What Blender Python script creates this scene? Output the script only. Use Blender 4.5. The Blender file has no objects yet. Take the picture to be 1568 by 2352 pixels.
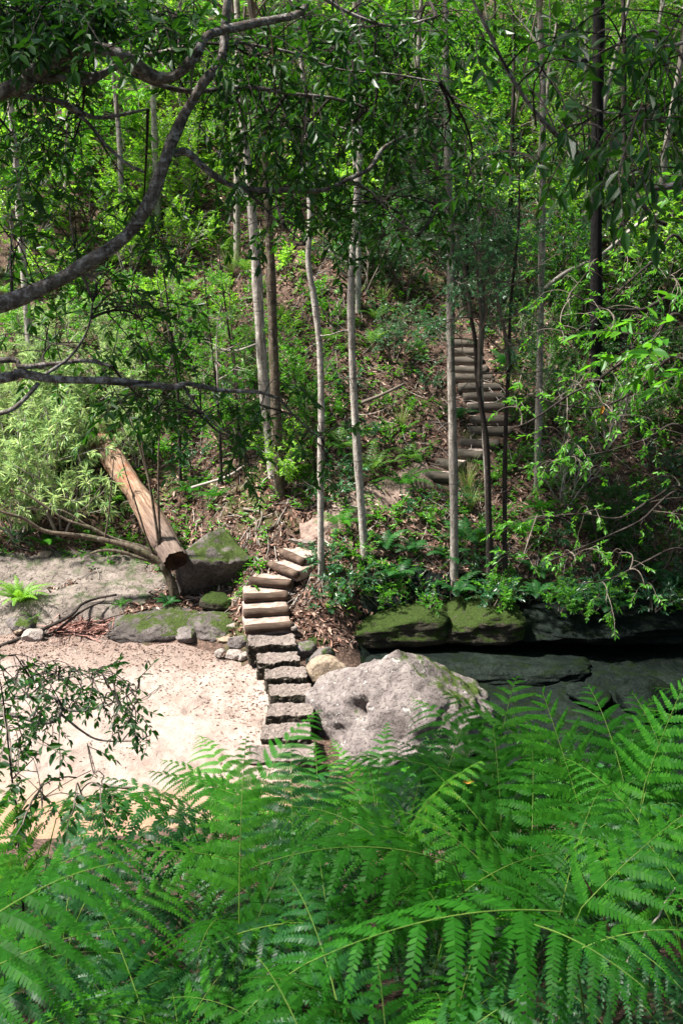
import bpy, bmesh, math, random
import numpy as np
from mathutils import Vector, Matrix

scene = bpy.context.scene
COL = scene.collection
R = math.radians
rnd = random.Random(7)
nrg = np.random.default_rng(7)

# ------------------------------------------------------------------ camera frame helper
CAM_Z, PITCH, LENS = 7.0, 17.0, 35.0
FPX = 2352 * LENS / 36.0
CP, SP = math.cos(R(PITCH)), math.sin(R(PITCH))


def ray(px, py):
    u, v = (px - 784) / FPX, (1176 - py) / FPX
    return np.array([u, v * SP + CP, v * CP - SP])


def at(px, py, Y):
    """the point that a pixel of the photograph shows at the distance Y in front of the camera"""
    d = ray(px, py)
    return np.array([0, 0, CAM_Z]) + d * (Y / d[1])


def atz(px, py, z):
    d = ray(px, py)
    return np.array([0, 0, CAM_Z]) + d * ((z - CAM_Z) / d[2])


def project(p):
    x, y, z = p[0], p[1], p[2] - CAM_Z
    f = y * CP - z * SP
    u = y * SP + z * CP
    return 784 + FPX * x / max(f, .05), 1176 - FPX * u / max(f, .05)


# ------------------------------------------------------------------ noise
def _hash(i, j, k, s):
    h = (i * 374761393 + j * 668265263 + k * 2147483647 + s * 1274126177) & 0xFFFFFFFF
    h = ((h ^ (h >> 13)) * 1274126177) & 0xFFFFFFFF
    h = ((h ^ (h >> 16)) * 2246822519) & 0xFFFFFFFF
    return ((h ^ (h >> 15)) & 0xFFFFFF) / float(0xFFFFFF)


def vnoise(P, s=0):
    P = np.asarray(P, float)
    i = np.floor(P).astype(np.int64)
    f = P - i
    u = f * f * (3 - 2 * f)
    out = np.zeros(len(P))
    for a in (0, 1):
        for b in (0, 1):
            for c in (0, 1):
                w = (u[:, 0] if a else 1 - u[:, 0]) * (u[:, 1] if b else 1 - u[:, 1]) * (u[:, 2] if c else 1 - u[:, 2])
                out += w * _hash(i[:, 0] + a, i[:, 1] + b, i[:, 2] + c, s)
    return out


def fbm(P, o=4, s=0):
    P = np.asarray(P, float)
    t, amp, tot = 0, 1.0, 0.0
    for k in range(o):
        t = t + amp * vnoise(P * (2 ** k), s + k * 17)
        tot += amp
        amp *= .5
    return t / tot - .5


# ------------------------------------------------------------------ mesh helpers
def mesh_from(name, V, F, mats=(), smooth=True, mat_idx=None):
    """V (N,3); F list of (M,k) int arrays"""
    me = bpy.data.meshes.new(name)
    V = np.asarray(V, np.float32)
    F = [np.asarray(f, np.int32) for f in F if len(f)]
    me.vertices.add(len(V))
    me.vertices.foreach_set('co', V.ravel())
    nl = sum(f.size for f in F)
    npoly = sum(len(f) for f in F)
    me.loops.add(nl)
    me.polygons.add(npoly)
    me.loops.foreach_set('vertex_index', np.concatenate([f.ravel() for f in F]))
    sizes = np.concatenate([np.full(len(f), f.shape[1], np.int32) for f in F])
    starts = np.concatenate([[0], np.cumsum(sizes)[:-1]]).astype(np.int32)
    me.polygons.foreach_set('loop_start', starts)
    me.polygons.foreach_set('loop_total', sizes)
    me.polygons.foreach_set('use_smooth', np.full(npoly, smooth))
    if mat_idx is not None:
        me.polygons.foreach_set('material_index', np.asarray(mat_idx, np.int32))
    for m in mats:
        me.materials.append(m)
    me.update(calc_edges=True)
    me.validate()
    return me


def link(name, data, parent=None, loc=None):
    o = bpy.data.objects.new(name, data)
    COL.objects.link(o)
    if parent is not None:
        o.parent = parent
    if loc is not None:
        o.location = loc
    return o


def tag(o, label=None, cat=None, group=None, kind=None):
    if label: o['label'] = label
    if cat: o['category'] = cat
    if group: o['group'] = group
    if kind: o['kind'] = kind
    return o


def empty(name, loc=(0, 0, 0)):
    o = bpy.data.objects.new(name, None)
    COL.objects.link(o)
    o.location = loc
    o.empty_display_size = .1
    return o


def dup(root):
    c = root.copy()
    COL.objects.link(c)
    for ch in root.children:
        d = ch.copy()
        COL.objects.link(d)
        d.parent = c
        for g in ch.children:
            e = g.copy()
            COL.objects.link(e)
            e.parent = d
    return c


class Acc:
    """collects tubes and leaves, builds each collection as one mesh"""

    def __init__(self):
        self.tv, self.tf, self.n = [], [], 0
        self.lp, self.ld, self.ln, self.ll, self.lw = [], [], [], [], []

    def tube(self, pts, rad, sides=None, cap=True):
        pts = np.asarray(pts, float)
        rad = np.asarray(rad, float) if np.ndim(rad) else np.full(len(pts), float(rad))
        m = len(pts)
        if sides is None:
            rm = rad.max()
            sides = 12 if rm > .06 else 8 if rm > .025 else 5 if rm > .008 else 3
        T = np.gradient(pts, axis=0)
        T /= np.linalg.norm(T, axis=1)[:, None] + 1e-9
        ref = np.array([0, 0, 1.0]) if abs(T[0][2]) < .9 else np.array([1.0, 0, 0])
        a = np.cross(T[0], ref)
        a /= np.linalg.norm(a)
        A = np.zeros((m, 3))
        for i in range(m):
            a = a - T[i] * np.dot(a, T[i])
            a /= np.linalg.norm(a) + 1e-9
            A[i] = a
        B = np.cross(T, A)
        th = np.linspace(0, 2 * math.pi, sides, endpoint=False)
        V = pts[:, None, :] + rad[:, None, None] * (np.cos(th)[None, :, None] * A[:, None, :] + np.sin(th)[None, :, None] * B[:, None, :])
        V = V.reshape(-1, 3)
        i = np.arange(m - 1)[:, None] * sides
        j = np.arange(sides)[None, :]
        j2 = (j + 1) % sides
        f = np.stack([i + j, i + j2, i + sides + j2, i + sides + j], axis=-1).reshape(-1, 4) + self.n
        self.tv.append(V)
        self.tf.append(f)
        if cap:
            self.tf.append((np.arange(sides)[::-1] + self.n)[None, :])
            self.tf.append((np.arange(sides) + self.n + (m - 1) * sides)[None, :])
        self.n += len(V)

    def leaf(self, p, d, n, L, W):
        self.lp.append(p); self.ld.append(d); self.ln.append(n); self.ll.append(L); self.lw.append(W)

    def tubes_mesh(self, name, mats):
        by = {}
        for f in self.tf:
            by.setdefault(f.shape[1], []).append(f)
        return mesh_from(name, np.concatenate(self.tv), [np.concatenate(v) for v in by.values()], mats)

    def leaves_mesh(self, name, mats, fold=.3, curl=.15):
        V, F = leaf_geo(self.lp, self.ld, self.ln, self.ll, self.lw, fold, curl)
        return mesh_from(name, V, [F], mats, smooth=False)

    def crown_mesh(self, name, leafmat, twigmat, fold=.3, curl=.15):
        V, F = leaf_geo(self.lp, self.ld, self.ln, self.ll, self.lw, fold, curl)
        if not self.tv:
            return mesh_from(name, V, [F], [leafmat], smooth=False)
        T = np.concatenate([f for f in self.tf if f.shape[1] == 4]) + len(V)
        return mesh_from(name, np.concatenate([V] + self.tv), [F, T], [leafmat, twigmat], smooth=False, mat_idx=np.concatenate([np.zeros(len(F), np.int32), np.ones(len(T), np.int32)]))


def unit(a):
    a = np.asarray(a, float)
    return a / (np.linalg.norm(a, axis=-1, keepdims=True) + 1e-9)


def leaf_geo(P, D, N, L, W, fold=.3, curl=.15):
    P, D, N = np.asarray(P, float), unit(D), np.asarray(N, float)
    L, W = np.asarray(L, float)[:, None], np.asarray(W, float)[:, None]
    S = unit(np.cross(D, N))
    N = np.cross(S, D)
    h = fold * W * .5
    b = P
    l1 = P + .34 * L * D + .5 * W * S + h * N
    l2 = P + .7 * L * D + .36 * W * S + (h * .7 - curl * L * .35) * N
    t = P + L * D - curl * L * N
    r2 = P + .7 * L * D - .36 * W * S + (h * .7 - curl * L * .35) * N
    r1 = P + .34 * L * D - .5 * W * S + h * N
    V = np.stack([b, l1, l2, t, r2, r1], axis=1).reshape(-1, 3)
    k = np.arange(len(P))[:, None] * 6
    F = np.concatenate([k + np.array([[0, 1, 2, 3]]), k + np.array([[0, 3, 4, 5]])])
    return V, F


# ------------------------------------------------------------------ materials
def new_mat(name):
    m = bpy.data.materials.new(name)
    m.use_nodes = True
    nt = m.node_tree
    nt.nodes.clear()
    out = nt.nodes.new('ShaderNodeOutputMaterial')
    return m, nt, out


def ramp(nt, fac, stops):
    r = nt.nodes.new('ShaderNodeValToRGB')
    e = r.color_ramp.elements
    while len(e) < len(stops):
        e.new(.5)
    for k, (p, c) in enumerate(stops):
        e[k].position = p
        e[k].color = (*c, 1) if len(c) == 3 else c
    nt.links.new(fac, r.inputs[0])
    return r.outputs[0]


def noise_tex(nt, scale, detail=5, rough=.6, vec=None, dist=0.0):
    n = nt.nodes.new('ShaderNodeTexNoise')
    n.inputs['Scale'].default_value = scale
    n.inputs['Detail'].default_value = detail
    n.inputs['Roughness'].default_value = rough
    n.inputs['Distortion'].default_value = dist
    if vec is not None:
        nt.links.new(vec, n.inputs['Vector'])
    return n.outputs['Fac']


def coords(nt, kind='Object', scale=(1, 1, 1)):
    t = nt.nodes.new('ShaderNodeTexCoord')
    mp = nt.nodes.new('ShaderNodeMapping')
    mp.inputs['Scale'].default_value = scale
    nt.links.new(t.outputs[kind], mp.inputs[0])
    return mp.outputs[0]


def mixc(nt, fac, a, b):
    m = nt.nodes.new('ShaderNodeMix')
    m.data_type = 'RGBA'
    for sock, v in ((m.inputs[0], fac), (m.inputs[6], a), (m.inputs[7], b)):
        if isinstance(v, (int, float)):
            sock.default_value = v
        elif isinstance(v, tuple):
            sock.default_value = (*v, 1)
        else:
            nt.links.new(v, sock)
    return m.outputs[2]


def math_n(nt, op, a, b=None, clamp=False):
    m = nt.nodes.new('ShaderNodeMath')
    m.operation = op
    m.use_clamp = clamp
    for k, v in enumerate((a, b)):
        if v is None: continue
        if isinstance(v, (int, float)):
            m.inputs[k].default_value = v
        else:
            nt.links.new(v, m.inputs[k])
    return m.outputs[0]


def bump(nt, h, strength=.5, dist=.02, normal=None):
    b = nt.nodes.new('ShaderNodeBump')
    b.inputs['Strength'].default_value = strength
    b.inputs['Distance'].default_value = dist
    nt.links.new(h, b.inputs['Height'])
    if normal is not None:
        nt.links.new(normal, b.inputs['Normal'])
    return b.outputs[0]


def pbsdf(nt, out, col, rough=.8, spec=.2, nrm=None):
    p = nt.nodes.new('ShaderNodeBsdfPrincipled')
    if isinstance(col, tuple):
        p.inputs['Base Color'].default_value = (*col, 1)
    else:
        nt.links.new(col, p.inputs['Base Color'])
    if isinstance(rough, (int, float)):
        p.inputs['Roughness'].default_value = rough
    else:
        nt.links.new(rough, p.inputs['Roughness'])
    p.inputs['Specular IOR Level'].default_value = spec
    if nrm is not None:
        nt.links.new(nrm, p.inputs['Normal'])
    if out is not None:
        nt.links.new(p.outputs[0], out.inputs[0])
    return p.outputs[0]


def leaf_mat(name, stops, trans=(.25, .5, .03), tw=.4, rough=.42, spec=.35, isl=.75):
    """each leaf takes one of a range of greens; part of the light passes through it"""
    m, nt, out = new_mat(name)
    g = nt.nodes.new('ShaderNodeNewGeometry')
    oi = nt.nodes.new('ShaderNodeObjectInfo')
    f = math_n(nt, 'ADD', math_n(nt, 'MULTIPLY', g.outputs["Random Per Island"], isl), math_n(nt, "MULTIPLY", oi.outputs["Random"], 1 - isl))
    c = ramp(nt, f, stops)
    p = pbsdf(nt, None, c, rough, spec)
    t = nt.nodes.new('ShaderNodeBsdfTranslucent')
    nt.links.new(mixc(nt, .55, c, trans), t.inputs[0])
    mx = nt.nodes.new('ShaderNodeMixShader')
    mx.inputs[0].default_value = tw
    nt.links.new(p, mx.inputs[1])
    nt.links.new(t.outputs[0], mx.inputs[2])
    nt.links.new(mx.outputs[0], out.inputs[0])
    return m


def bark_mat(name, base, dark, spot, spot_amt=.5, scale=1.0, moss=0.0):
    m, nt, out = new_mat(name)
    v = coords(nt, 'Object', (6 * scale, 6 * scale, 1.6 * scale))
    v2 = coords(nt, 'Object', (1, 1, 1))
    c = ramp(nt, noise_tex(nt, 2.5, 6, .65, v), [(.34, dark), (.56, base)])
    s = ramp(nt, noise_tex(nt, 15 * scale, 6, .72, v2), [(.60 - .15 * spot_amt, (0, 0, 0)), (.72 - .15 * spot_amt, (1, 1, 1))])
    c = mixc(nt, math_n(nt, 'MULTIPLY', s, .75), c, spot)
    ring = coords(nt, 'Object', (1.2, 1.2, 11 * scale))
    rg = ramp(nt, noise_tex(nt, 1.6, 4, .7, ring), [(.35, (1, 1, 1)), (.45, (0, 0, 0))])
    c = mixc(nt, math_n(nt, 'MULTIPLY', rg, .8), c, tuple(x * .6 for x in dark))
    bl = ramp(nt, noise_tex(nt, 4.5, 6, .75, v2), [(.52, (0, 0, 0)), (.62, (1, 1, 1))])
    c = mixc(nt, math_n(nt, 'MULTIPLY', bl, .6), c, tuple(.5 * (x + y) for x, y in zip(dark, base)))
    if moss:
        mo = ramp(nt, noise_tex(nt, 3.0, 4, .6, v2), [(.55, (0, 0, 0)), (.68, (1, 1, 1))])
        c = mixc(nt, math_n(nt, 'MULTIPLY', mo, moss), c, (.06, .09, .02))
    b = bump(nt, noise_tex(nt, 6, 6, .7, v), .9, .03)
    pbsdf(nt, out, c, .85, .15, b)
    return m


def rock_mat(name, cols, moss=0.0, moss_col=(.07, .11, .018), scale=1.0, crack=.5, lichen=0.0):
    m, nt, out = new_mat(name)
    v = coords(nt, 'Object')
    n1 = noise_tex(nt, 1.3 * scale, 7, .68, v, .6)
    c = ramp(nt, n1, [(.25, cols[0]), (.47, cols[1]), (.68, cols[2])])
    n2 = noise_tex(nt, 11 * scale, 6, .75, v)
    c = mixc(nt, ramp(nt, n2, [(.38, (.75, .75, .75)), (.5, (0, 0, 0))]), c, tuple(x * .38 for x in cols[0]))
    if lichen:
        l = ramp(nt, noise_tex(nt, 5 * scale, 4, .7, v), [(.62, (0, 0, 0)), (.66, (1, 1, 1))])
        c = mixc(nt, math_n(nt, 'MULTIPLY', l, lichen), c, (.62, .62, .56))
    h = noise_tex(nt, 4 * scale, 9, .72, v, .4)
    vo = nt.nodes.new('ShaderNodeTexVoronoi')
    vo.feature = 'DISTANCE_TO_EDGE'
    vo.inputs['Scale'].default_value = 2.2 * scale
    wv = nt.nodes.new('ShaderNodeVectorMath')
    wv.operation = 'ADD'
    nt.links.new(v, wv.inputs[0])
    nn = nt.nodes.new('ShaderNodeTexNoise')
    nn.inputs['Scale'].default_value = 3
    nt.links.new(v, nn.inputs['Vector'])
    nt.links.new(nn.outputs['Color'], wv.inputs[1])
    nt.links.new(wv.outputs[0], vo.inputs['Vector'])
    ck = ramp(nt, vo.outputs['Distance'], [(.0, (0, 0, 0)), (.05, (1, 1, 1))])
    hh = math_n(nt, 'ADD', h, math_n(nt, 'MULTIPLY', ck, .25 * crack))
    b = bump(nt, hh, .9, .06)
    b = bump(nt, n2, .35, .012, b)
    if moss:
        g = nt.nodes.new('ShaderNodeNewGeometry')
        sx = nt.nodes.new('ShaderNodeSeparateXYZ')
        nt.links.new(g.outputs['Normal'], sx.inputs[0])
        up = math_n(nt, 'ADD', math_n(nt, 'MULTIPLY', sx.outputs[2], .35), math_n(nt, 'MULTIPLY', sx.outputs[0], .25))
        k = math_n(nt, 'ADD', noise_tex(nt, 2.4 * scale, 6, .65, v), up)
        k = math_n(nt, 'SUBTRACT', k, 1.15 - moss)
        k = math_n(nt, 'MULTIPLY', k, 9, True)
        mc = ramp(nt, noise_tex(nt, 30, 3, .6, v), [(.3, tuple(x * .4 for x in moss_col)), (.7, moss_col)])
        c = mixc(nt, k, c, mc)
    pbsdf(nt, out, c, .6 if name == 'rock_wet' else .88, .08 if name == 'rock_wet' else .18, b)
    return m


def simple_noise_mat(name, stops, scale, rough=.9, bs=.5, bd=.02, vscale=(1, 1, 1), spec=.15, detail=7):
    m, nt, out = new_mat(name)
    v = coords(nt, 'Object', vscale)
    n = noise_tex(nt, scale, detail, .68, v)
    c = ramp(nt, n, stops)
    b = bump(nt, noise_tex(nt, scale * 3, 8, .7, v), bs, bd)
    pbsdf(nt, out, c, rough, spec, b)
    return m


def island_mat(name, stops, rough=.8, spec=.2):
    m, nt, out = new_mat(name)
    g = nt.nodes.new('ShaderNodeNewGeometry')
    c = ramp(nt, g.outputs['Random Per Island'], stops)
    pbsdf(nt, out, c, rough, spec)
    return m


M = {}
M['leaf_dark'] = leaf_mat('leaf_dark', [(0, (.005, .022, .005)), (.5, (.012, .050, .008)), (1, (.035, .11, .012))], (.08, .30, .008), .3, .4, .25)
M['leaf_mid'] = leaf_mat('leaf_mid', [(0, (.016, .07, .006)), (.5, (.042, .17, .014)), (1, (.13, .34, .028))], (.22, .64, .015), .47)
M['leaf_teal'] = leaf_mat('leaf_teal', [(0, (.012, .05, .022)), (.6, (.025, .10, .04)), (1, (.06, .18, .06))], (.10, .36, .06), .36, .35, .5)
M['leaf_bright'] = leaf_mat('leaf_bright', [(0, (.06, .17, .010)), (.5, (.13, .33, .022)), (1, (.30, .56, .05))], (.42, .80, .03), .5)
M['leaf_pale'] = leaf_mat('leaf_pale', [(0, (.09, .20, .08)), (.5, (.24, .40, .15)), (1, (.66, .72, .32))], (.56, .74, .22), .42)
M['fern'] = leaf_mat('fern', [(0, (.012, .066, .005)), (.5, (.022, .125, .010)), (.88, (.06, .23, .016)), (1, (.17, .27, .02))], (.10, .50, .01), .40, .5, .10, .3)
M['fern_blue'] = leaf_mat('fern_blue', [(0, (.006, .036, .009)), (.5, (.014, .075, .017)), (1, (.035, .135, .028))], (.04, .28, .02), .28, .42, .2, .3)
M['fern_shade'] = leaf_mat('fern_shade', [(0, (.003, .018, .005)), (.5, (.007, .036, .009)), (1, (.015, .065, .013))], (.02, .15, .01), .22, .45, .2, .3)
M['fern_hill'] = leaf_mat('fern_hill', [(0, (.03, .10, .015)), (.6, (.08, .22, .03)), (1, (.2, .36, .05))], (.3, .6, .04), .4)
M['fern_brown'] = leaf_mat('fern_brown', [(0, (.05, .05, .02)), (.6, (.06, .10, .025)), (1, (.16, .14, .05))], (.2, .25, .04), .3)
M['grass'] = leaf_mat('grass', [(0, (.05, .12, .02)), (.6, (.14, .22, .05)), (1, (.34, .36, .14))], (.4, .5, .1), .35)
M['bark_pale'] = bark_mat('bark_pale', (.42, .38, .33), (.13, .105, .09), (.60, .58, .53), .5)
M['bark_grey'] = bark_mat('bark_grey', (.32, .285, .245), (.10, .08, .066), (.52, .50, .45), .4)
M['bark_mottled'] = bark_mat('bark_mottled', (.13, .10, .07), (.035, .027, .02), (.33, .33, .27), .35, moss=.4)
M['bark_brown'] = bark_mat('bark_brown', (.175, .14, .12), (.045, .034, .029), (.50, .47, .44), .8, 1.6, moss=.25)
M['bark_dark'] = bark_mat('bark_dark', (.05, .04, .035), (.016, .012, .01), (.12, .11, .10), .1)
M['bark_black'] = bark_mat('bark_black', (.012, .010, .010), (.004, .004, .004), (.02, .018, .018), .1)
M['twig'] = simple_noise_mat('twig', [(.3, (.06, .045, .035)), (.7, (.20, .17, .14))], 3, .85)
M['twig_pale'] = simple_noise_mat('twig_pale', [(.3, (.16, .13, .11)), (.7, (.42, .38, .34))], 3, .85)
M['stalk'] = simple_noise_mat('stalk', [(.3, (.05, .12, .015)), (.7, (.16, .25, .045))], 4, .5, .1)
M['stalk_brown'] = simple_noise_mat('stalk_brown', [(.3, (.05, .025, .018)), (.7, (.16, .085, .06))], 4, .6, .1)
M['boulder'] = rock_mat('boulder', [(.07, .055, .05), (.165, .138, .13), (.27, .232, .215)], .28, scale=1.9, lichen=.5)
M['rock_grey'] = rock_mat('rock_grey', [(.06, .05, .047), (.135, .115, .108), (.21, .18, .168)], .34, scale=1.6)
M['rock_dark'] = rock_mat('rock_dark', [(.032, .027, .024), (.085, .072, .066), (.165, .14, .13)], .40, (.05, .075, .014), 1.6)
M['rock_tan'] = rock_mat('rock_tan', [(.16, .12, .085), (.30, .23, .17), (.42, .31, .20)], .2, scale=2.2)
M['rock_pale'] = rock_mat('rock_pale', [(.20, .165, .145), (.32, .27, .24), (.42, .37, .33)], 0, scale=2.5)
M['rock_moss'] = rock_mat('rock_moss', [(.014, .013, .010), (.04, .036, .024), (.09, .075, .05)], .58, (.034, .058, .008), 2.2)
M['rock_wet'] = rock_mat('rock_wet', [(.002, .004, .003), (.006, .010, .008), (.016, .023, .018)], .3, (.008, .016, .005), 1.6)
M['rock_shelf'] = rock_mat('rock_shelf', [(.07, .057, .046), (.155, .127, .108), (.245, .205, .18)], .28, (.09, .11, .055), 1.1, 1.0)
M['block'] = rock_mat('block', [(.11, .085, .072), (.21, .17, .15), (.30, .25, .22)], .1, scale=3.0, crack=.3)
M['block_side_shade'] = rock_mat('block_side_shade', [(.018, .016, .011), (.05, .042, .030), (.11, .09, .068)], .45, (.03, .042, .012), 3.0, .3)  # mossy stone sides, with the shadow on the risers put into the colour
M['step_wood'] = simple_noise_mat('step_wood', [(.3, (.018, .012, .009)), (.52, (.07, .046, .033)), (.75, (.17, .12, .09))], 4, .85, .6, .015, (.35, 3, 3))
M['tread_brown'] = simple_noise_mat('tread_brown', [(.3, (.12, .08, .065)), (.5, (.27, .20, .168)), (.7, (.42, .33, .285))], 9, .95, .7, .02)
M['stair_wood'] = simple_noise_mat('stair_wood', [(.3, (.03, .026, .022)), (.55, (.09, .075, .06)), (.75, (.17, .14, .11))], 4, .85, .6, .015, (.5, 3, 3))
M['tread'] = simple_noise_mat('tread', [(.3, (.18, .125, .10)), (.45, (.42, .32, .275)), (.65, (.58, .47, .41))], 9, .95, .7, .02)

M['path'] = simple_noise_mat('path', [(.3, (.08, .055, .043)), (.5, (.19, .135, .11)), (.7, (.33, .245, .205))], 7, .95, .8, .03)


def log_material():
    m, nt, out = new_mat('fallen_log')
    v = coords(nt, 'Object', (11, 11, .9))
    v2 = coords(nt, 'Object', (1, 1, 1))
    c = ramp(nt, noise_tex(nt, 2, 7, .7, v), [(.3, (.04, .022, .015)), (.45, (.16, .095, .062)), (.58, (.28, .19, .13)), (.75, (.42, .32, .24))])
    r = ramp(nt, noise_tex(nt, 1.3, 4, .6, v2), [(.5, (0, 0, 0)), (.62, (1, 1, 1))])
    c = mixc(nt, math_n(nt, 'MULTIPLY', r, .75), c, (.22, .055, .02))
    sx = nt.nodes.new('ShaderNodeSeparateXYZ')
    nt.links.new(v2, sx.inputs[0])
    al = math_n(nt, 'ADD', sx.outputs[2], math_n(nt, 'MULTIPLY', noise_tex(nt, 2.2, 5, .7, v2), 1.2))
    grey = ramp(nt, math_n(nt, 'MULTIPLY', al, .3, True), [(.35, (1, 1, 1)), (.62, (0, 0, 0))])
    wd = ramp(nt, noise_tex(nt, 2.6, 7, .75, v), [(.35, (.05, .036, .03)), (.55, (.155, .115, .095)), (.75, (.30, .235, .20))])
    c = mixc(nt, math_n(nt, 'MULTIPLY', grey, .85), c, wd)
    b = bump(nt, noise_tex(nt, 5, 8, .7, v), 1.0, .03)
    pbsdf(nt, out, c, .8, .2, b)
    return m


M['log'] = log_material()
M['log_end'] = simple_noise_mat('log_end', [(.3, (.006, .004, .003)), (.55, (.03, .016, .010)), (.75, (.11, .06, .035))], 6, .9, .8, .02)


def ground_material():
    m, nt, out = new_mat('hillside_soil')
    v = coords(nt, 'Object')
    c = ramp(nt, noise_tex(nt, 3.2, 8, .72, v), [(.3, (.022, .015, .011)), (.5, (.062, .042, .032)), (.7, (.15, .10, .078))])
    c = mixc(nt, ramp(nt, noise_tex(nt, 26, 4, .7, v), [(.5, (0, 0, 0)), (.62, (.8, .8, .8))]), c, (.21, .13, .10))
    mo = ramp(nt, noise_tex(nt, .9, 5, .6, v), [(.55, (0, 0, 0)), (.65, (.7, .7, .7))])
    c = mixc(nt, mo, c, (.055, .075, .018))
    b = bump(nt, noise_tex(nt, 14, 8, .75, v), 1.0, .05)
    pbsdf(nt, out, c, .95, .1, b)
    return m


def sand_material():
    m, nt, out = new_mat('sand')
    v = coords(nt, 'Object')
    c = ramp(nt, noise_tex(nt, 1.6, 9, .72, v, .5), [(.3, (.25, .18, .15)), (.48, (.365, .285, .245)), (.68, (.45, .37, .325))])
    sp = ramp(nt, noise_tex(nt, 34, 5, .75, v), [(.30, (1, 1, 1)), (.42, (0, 0, 0))])
    c = mixc(nt, math_n(nt, 'MULTIPLY', sp, .55), c, (.30, .19, .14))
    sx = nt.nodes.new('ShaderNodeSeparateXYZ')
    nt.links.new(v, sx.inputs[0])
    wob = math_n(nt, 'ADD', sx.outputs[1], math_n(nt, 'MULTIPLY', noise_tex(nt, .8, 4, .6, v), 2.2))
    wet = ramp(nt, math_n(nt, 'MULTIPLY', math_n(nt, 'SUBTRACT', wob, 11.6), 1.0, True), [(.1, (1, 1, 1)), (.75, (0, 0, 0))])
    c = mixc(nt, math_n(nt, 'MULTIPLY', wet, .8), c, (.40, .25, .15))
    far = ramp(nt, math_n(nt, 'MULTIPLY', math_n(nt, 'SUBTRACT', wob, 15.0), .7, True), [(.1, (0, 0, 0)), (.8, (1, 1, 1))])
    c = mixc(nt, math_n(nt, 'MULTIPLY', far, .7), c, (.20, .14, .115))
    b = bump(nt, noise_tex(nt, 4, 9, .75, v), 1.0, .12)
    b = bump(nt, noise_tex(nt, 45, 4, .7, v), .5, .012, b)
    pbsdf(nt, out, c, .95, .1, b)
    return m


M['soil'] = ground_material()
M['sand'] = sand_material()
M['litter'] = island_mat('litter', [(0, (.045, .024, .017)), (.35, (.13, .068, .045)), (.65, (.26, .15, .11)), (.88, (.40, .27, .21)), (1, (.50, .38, .30))], .65, .3)
M['litter_sand'] = island_mat('litter_sand', [(0, (.09, .055, .042)), (.5, (.27, .18, .14)), (1, (.42, .31, .25))])
M['bark_strip'] = island_mat('bark_strip', [(0, (.04, .016, .012)), (.5, (.16, .06, .045)), (1, (.40, .22, .18))], .6, .3)
M['orange_leaf'] = island_mat('orange_leaf', [(0, (.5, .14, .02)), (1, (.55, .3, .04))], .5)
M['blossom'] = island_mat('blossom', [(0, (.7, .7, .66)), (1, (.8, .8, .78))], .7)

# ------------------------------------------------------------------ terrain
PROF = {
    -14: [(-8, 7.4), (0, 5.3), (2, 4.4), (4, 3.3), (7, 1.6), (9.0, .2), (10, -.15), (15.4, -.15), (15.8, .05), (18.0, .42), (18.4, .8), (20, 2.0), (24, 4.9), (70, 36)],
    -4.2: [(-8, 7.4), (0, 5.3), (2, 4.4), (4, 3.3), (7, 1.6), (9.0, .2), (10, -.15), (15.4, -.15), (15.8, .1), (18.0, .44), (18.4, .8), (20, 2.0), (24, 4.9), (70, 36)],
    -3.0: [(-8, 7.4), (0, 5.3), (2, 4.4), (4, 3.3), (7, 1.6), (9.2, .2), (10.2, -.15), (15.0, -.15), (15.4, .12), (16.6, .26), (17.6, .55), (18.2, 1.0), (20, 2.3), (24, 5.0), (70, 36)],
    -2.1: [(-8, 7.4), (0, 5.3), (2, 4.4), (4, 3.3), (7, 1.6), (9.4, .2), (10.6, -.15), (14.7, -.15), (15.2, .12), (16.0, .32), (16.8, .6), (17.6, 1.2), (20, 2.9), (24, 5.4), (70, 36)],
    -1.35: [(-8, 7.4), (0, 5.3), (2, 4.4), (4, 3.3), (7, 1.6), (9.4, .2), (10.6, -.15), (13.9, -.15), (14.6, .08), (15.2, .35), (16.2, .95), (17.2, 1.6), (20, 3.4), (24, 5.9), (70, 37)],
    -.75: [(-8, 7.4), (0, 5.3), (2, 4.4), (4, 3.3), (7, 1.6), (9.4, .1), (10.8, -.2), (12.2, -.08), (14.5, .12), (14.9, .33), (15.5, .62), (16.5, 1.05), (17.2, 1.55), (20, 3.45), (24, 6.1), (70, 37)],
    -.1: [(-8, 7.4), (0, 5.3), (2, 4.4), (4, 3.3), (7, 1.6), (9.4, .0), (10.8, -.25), (14.3, -.2), (14.7, .25), (15.4, .75), (16.5, 1.35), (20, 3.6), (24, 6.3), (70, 38)],
    .7: [(-8, 7.4), (0, 5.3), (2, 4.4), (4, 3.3), (7, 1.6), (9.4, -.05), (11, -.3), (15.3, -.3), (15.55, .5), (16.5, 1.12), (20, 3.5), (24, 6.3), (70, 38)],
    2.2: [(-8, 7.4), (0, 5.3), (2, 4.5), (4, 3.5), (7, 1.9), (9.6, .1), (11, -.3), (15.7, -.3), (16.1, .65), (17, 1.4), (20, 3.45), (24, 6.2), (70, 38)],
    3.6: [(-8, 7.4), (0, 5.3), (2, 4.5), (4, 3.6), (7, 2.2), (9.8, .4), (11, -.3), (16.0, -.3), (16.5, .85), (17.5, 1.7), (20, 3.5), (24, 6.3), (70, 38)],
    14: [(-8, 7.4), (0, 5.3), (2, 4.5), (4, 3.6), (7, 2.4), (9.8, .6), (11, -.2), (15.4, -.2), (16.0, .9), (17.5, 2.0), (20, 3.7), (24, 6.5), (70, 38)],
}
PX = np.array(sorted(PROF))
PY = np.arange(-8, 70.01, .1)
PZ = np.array([np.interp(PY, *zip(*PROF[k])) for k in sorted(PROF)])
_k = np.ones(5) / 5
PZ = np.array([np.convolve(np.pad(r, 2, 'edge'), _k, 'valid') for r in PZ])


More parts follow.
